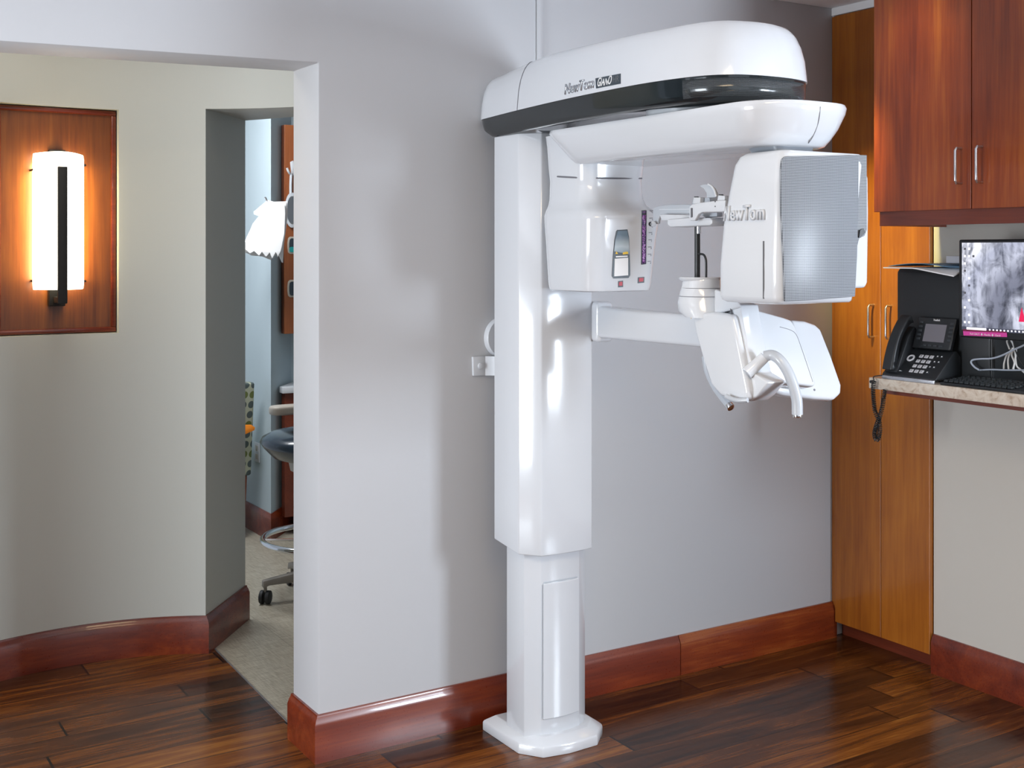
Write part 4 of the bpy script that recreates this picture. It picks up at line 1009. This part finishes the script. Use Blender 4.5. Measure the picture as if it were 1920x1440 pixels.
adopt(hk)
mi = thing('hand_mirror', 'oval hand mirror with clear rim hanging by its handle from the white hook', 'mirror', W(545, 395, 'y', TY - .03))
finish('handle', tube([W(546, 325, 'y', TY - .030), W(545, 345, 'y', TY - .030), W(545, 363, 'y', TY - .030)], .0075, 10), M['clear'], mi)
c_ = W(547, 394, 'y', TY - .03); rz = (W(547, 361, 'y', TY - .03).z - W(547, 427, 'y', TY - .03).z) / 2; rx = .038
def oval(f, y): return [(c_.x + rx * f * math.cos(2*math.pi*k/36), y, c_.z + rz * f * math.sin(2*math.pi*k/36)) for k in range(36)]
finish('rim', loft([oval(1, TY - .026), oval(1, TY - .034), oval(.9, TY - .036)]), M['clear'], mi)
finish('glass', loft([oval(.80, TY - .0365), oval(.78, TY - .038)]), M['mirror'], mi)
adopt(mi)
# bag-like stack of bibs on a hook
by = 2.45
bh = thing('wall_hook', 'small metal hook on the blue wall beyond the doorway', 'hook', W(500, 375, 'y', by))
finish('prong', tube([Vector((-1.313, by + .0, W(505, 388, 'y', by).z)), W(505, 388, 'y', by), W(501, 378, 'y', by - .02), W(497, 370, 'y', by - .03)], .005, 8), M['steel'], bh)
adopt(bh)
BG = 'white paper bibs hanging from the wall hook'
rs = random.Random(3)
base_ = [(487, 393), (500, 385), (516, 379), (534, 382), (535, 397), (530, 440), (524, 470), (520, 480), (515, 472), (509, 483), (504, 474), (497, 481), (490, 473), (483, 479), (475, 470), (467, 474), (459, 467), (452, 469), (462, 445), (475, 420), (487, 403)]
back_ = [(475, 397), (487, 388), (500, 376), (513, 379), (536, 378), (537, 410), (531, 455), (528, 490), (519, 472), (505, 484), (490, 478), (470, 476), (455, 470), (470, 440), (485, 405), (476, 402)]
for i in range(7):
    k = i / 6; src = [(a[0] + rs.uniform(-1.2, 1.2) + 2.2 * k, a[1] + rs.uniform(-1, 1) + 2.5 * k * (1 if a[1] > 440 else 0)) for a in (base_ if i < 4 else back_)]
    y = by - .035 + .010 * i; bm = bmesh.new()
    P = []
    for a, b in src: 
        p = W(a, b, 'y', y); p.y += rs.uniform(-.003, .003) + (.0 if b < 430 else -.012 * (1 - k)); P.append(p)
    pr2 = prism(P, (0, .004, 0)); bmesh.ops.triangulate(pr2, faces=[f for f in pr2.faces if len(f.verts) > 4])
    tag(finish('paper_bib', pr2, M['cloth'], smooth=0), ('front white paper bib hanging from the metal wall hook' if i == 0 else 'white paper bib in the thick sheaf hanging behind the front one'), 'paper bib', BG)
# wall outlet
ol = thing('wall_outlet', 'white wall outlet low on the pale blue wall beyond the doorway', 'outlet', W(482, 848, 'x', -1.316))
a_, b_ = W(478, 828, 'x', -1.316), W(487, 868, 'x', -1.316)
finish('cover_plate', box(-1.320, -1.3135, b_.y, a_.y, b_.z, a_.z, .002), M['white_satin'], ol)
mz = (a_.z + b_.z) / 2; my = (a_.y + b_.y) / 2
for dz in (.022, -.022): finish('socket', box(-1.3215, -1.3195, my - .018, my + .018, mz + dz - .014, mz + dz + .014, .001), M['beige_plastic'], ol)
adopt(ol)
# lower cabinet and countertop
lc = thing('base_cabinet', 'reddish wood base cabinet with white top beyond the doorway', 'cabinet', (-1.0, 2.79, 0))
x_ = W(534, 800, 'y', 2.66).x
zb2 = W(537, 962, 'y', 2.66).z
finish('carcass', prism([(x_, 2.66, .10), (x_, 2.705, .10), (-1.103, 2.855, .10), (-.85, 2.855, .10), (-.85, 2.66, .10)], (0, 0, .652)), M['cherry_trim'], lc, smooth=0)
finish('toe_kick', box(x_ + .12, -.86, 2.70, 2.855, 0, .10), M['black'], lc, smooth=0)
finish('top', prism([(x_ - .018, 2.64, .752), (x_ - .018, 2.69, .752), (-1.103, 2.865, .752), (-.85, 2.865, .752), (-.85, 2.64, .752)], (0, 0, .033), .003), M['white_satin'], lc)
adopt(lc)
# patterned side chair, back to the camera
ch = thing('side_chair', 'upholstered chair with oval-dot patterned fabric and brown wood legs beyond the doorway', 'chair', (-1.6, 2.95, 0))
cy0 = 2.70; xr = W(474, 800, 'y', cy0).x
zt_c, zb_c = W(470, 716, 'y', cy0).z, W(470, 893, 'y', cy0).z
bm = loft([[(xr - .46, cy0 + dy, z), (xr, cy0 + dy, z), (xr, cy0 + dy + .065, z), (xr - .46, cy0 + dy + .065, z)] for z, dy in ((zb_c, .02), (zt_c - .03, -.03), (zt_c, -.035))])
finish('backrest', bevel(bm, .012, 3), M['fabric'], ch)
finish('seat', box(xr - .47, xr, cy0 + .05, cy0 + .52, zb_c, zb_c + .12, .02, 3), M['fabric'], ch)
lg = [(0, 0), (1, 0), (0, 1), (1, 1)]
for i, (a, b) in enumerate(lg):
    lx = xr - .045 if a else xr - .415; ly = cy0 + (.05 if not b else .47)
    bm = loft([[(lx - s, ly - s, z), (lx + s, ly - s, z), (lx + s, ly + s, z), (lx - s, ly + s, z)] for s, z in ((.013, 0), (.024, zb_c + .002))])
    finish('leg', bevel(bm, .002), M['chair_wood'], ch)
adopt(ch)
p_ = [W(*q_, 'y', 2.66) for q_ in ((440, 797), (470, 796), (477, 801), (476, 806), (450, 818), (440, 820))]
tag(finish('orange_folder', prism(p_, (0, -.012, 0), .002), M['orange']), 'bright orange plastic folder against the patterned chair beyond the doorway', 'folder')
# dental stool
SY = 1.54; scx = -1.482
st = thing('operator_stool', 'dark vinyl operator stool with chrome foot ring and grey castor base beyond the doorway', 'stool', (scx, SY, 0))
def SP(px, py, y=SY): return W(px, py, 'y', y)
sl = SP(494, 835); sz0 = SP(540, 872).z; sz1 = SP(548, 808).z
rad = scx - sl.x
zm = sl.z
rings = []
for f, z in ((.25, sz0), (.55, sz0 + .008), (.80, sz0 + .030), (.95, zm - .02), (1.0, zm), (.97, zm + .018), (.85, zm + .034), (.60, sz1 - .002), (.2, sz1 + .002)):
    rings.append(ell(scx, SY, rad * f, rad * f, z, 36))
finish('seat', loft(rings), M['navy'], st, smooth=60)
finish('seat_pan', loft([ell(scx, SY, .07, .07, sz0 - .045), ell(scx, SY, .14, .14, sz0 - .030), ell(scx, SY, .15, .15, sz0 + .015)]), M['beige_plastic'], st)
a_, b_ = SP(506, 770), SP(550, 760)
finish('arm_rest', bevel(loft([rrect(a_.x + .13, SY, .13, .045, .04, z, 6) for z in (a_.z - .020, a_.z + .018)]), .012, 4), M['beige_plastic'], st)
finish('arm_post', tube([(scx + .05, SY + .02, a_.z - .015), (scx + .16, SY + .02, a_.z - .10), (scx + .12, SY, sz0 - .02)], .012, 10, smooth=4), M['base_grey'], st)
finish('lever', tube([(scx - .02, SY - .10, sz0 - .05), (scx - .11, SY - .12, sz0 - .055)], .005, 8), M['steel'], st)
finish('gas_column', cyl((scx, SY, .08), (scx, SY, sz0 - .03), .024, 20), M['black'], st)
rz_ = SP(497, 1022).z; rr2 = scx - SP(499, 1022).x
finish('foot_ring', tube([(scx + rr2 * math.cos(a), SY + rr2 * math.sin(a), rz_) for a in [2*math.pi*k/40 for k in range(41)]], .0125, 12, cap=False), M['chrome'], st)
for k in range(3):
    a = R(40 + 120 * k); finish('ring_spoke', tube([(scx, SY, rz_ - .01), (scx + rr2 * math.cos(a), SY + rr2 * math.sin(a), rz_)], .006, 8), M['chrome'], st)
a0_ = math.atan2(1.576 - SY, -1.745 - scx)
finish('hub', cyl((scx, SY, .075), (scx, SY, .15), .045, 24, .004), M['base_grey'], st)
for k in range(5):
    a = a0_ + 2 * math.pi * k / 5; d = Vector((math.cos(a), math.sin(a), 0)); s_ = Vector((-d.y, d.x, 0)); c0 = Vector((scx, SY, 0))
    rings = []
    for t, hw_, zz0, zz1 in ((.02, .030, .085, .135), (.14, .024, .082, .118), (.235, .020, .080, .104), (.262, .018, .070, .100)):
        c_ = c0 + d * t; rings.append([c_ - s_ * hw_ + Vector((0, 0, zz0)), c_ + s_ * hw_ + Vector((0, 0, zz0)), c_ + s_ * hw_ * .8 + Vector((0, 0, zz1)), c_ - s_ * hw_ * .8 + Vector((0, 0, zz1))])
    lg_ = finish('base_leg', bevel(loft(rings), .004), M['base_grey'], st)
    c_ = c0 + d * .25; cs = finish('castor', cyl(c_ + Vector((0, 0, .05)), c_ + Vector((0, 0, .085)), .007, 10), M['base_grey'], lg_)
    ax = (d * .3 + s_).normalized() if k else Vector((.75, -.66, 0)).normalized()
    for sg in (-1, 1): finish('wheel', cyl(c_ + ax * sg * .006 + Vector((0, 0, .0285)), c_ + ax * sg * .022 + Vector((0, 0, .0285)), .0285, 24, .003), M['rubber'], lg_)
adopt(st)
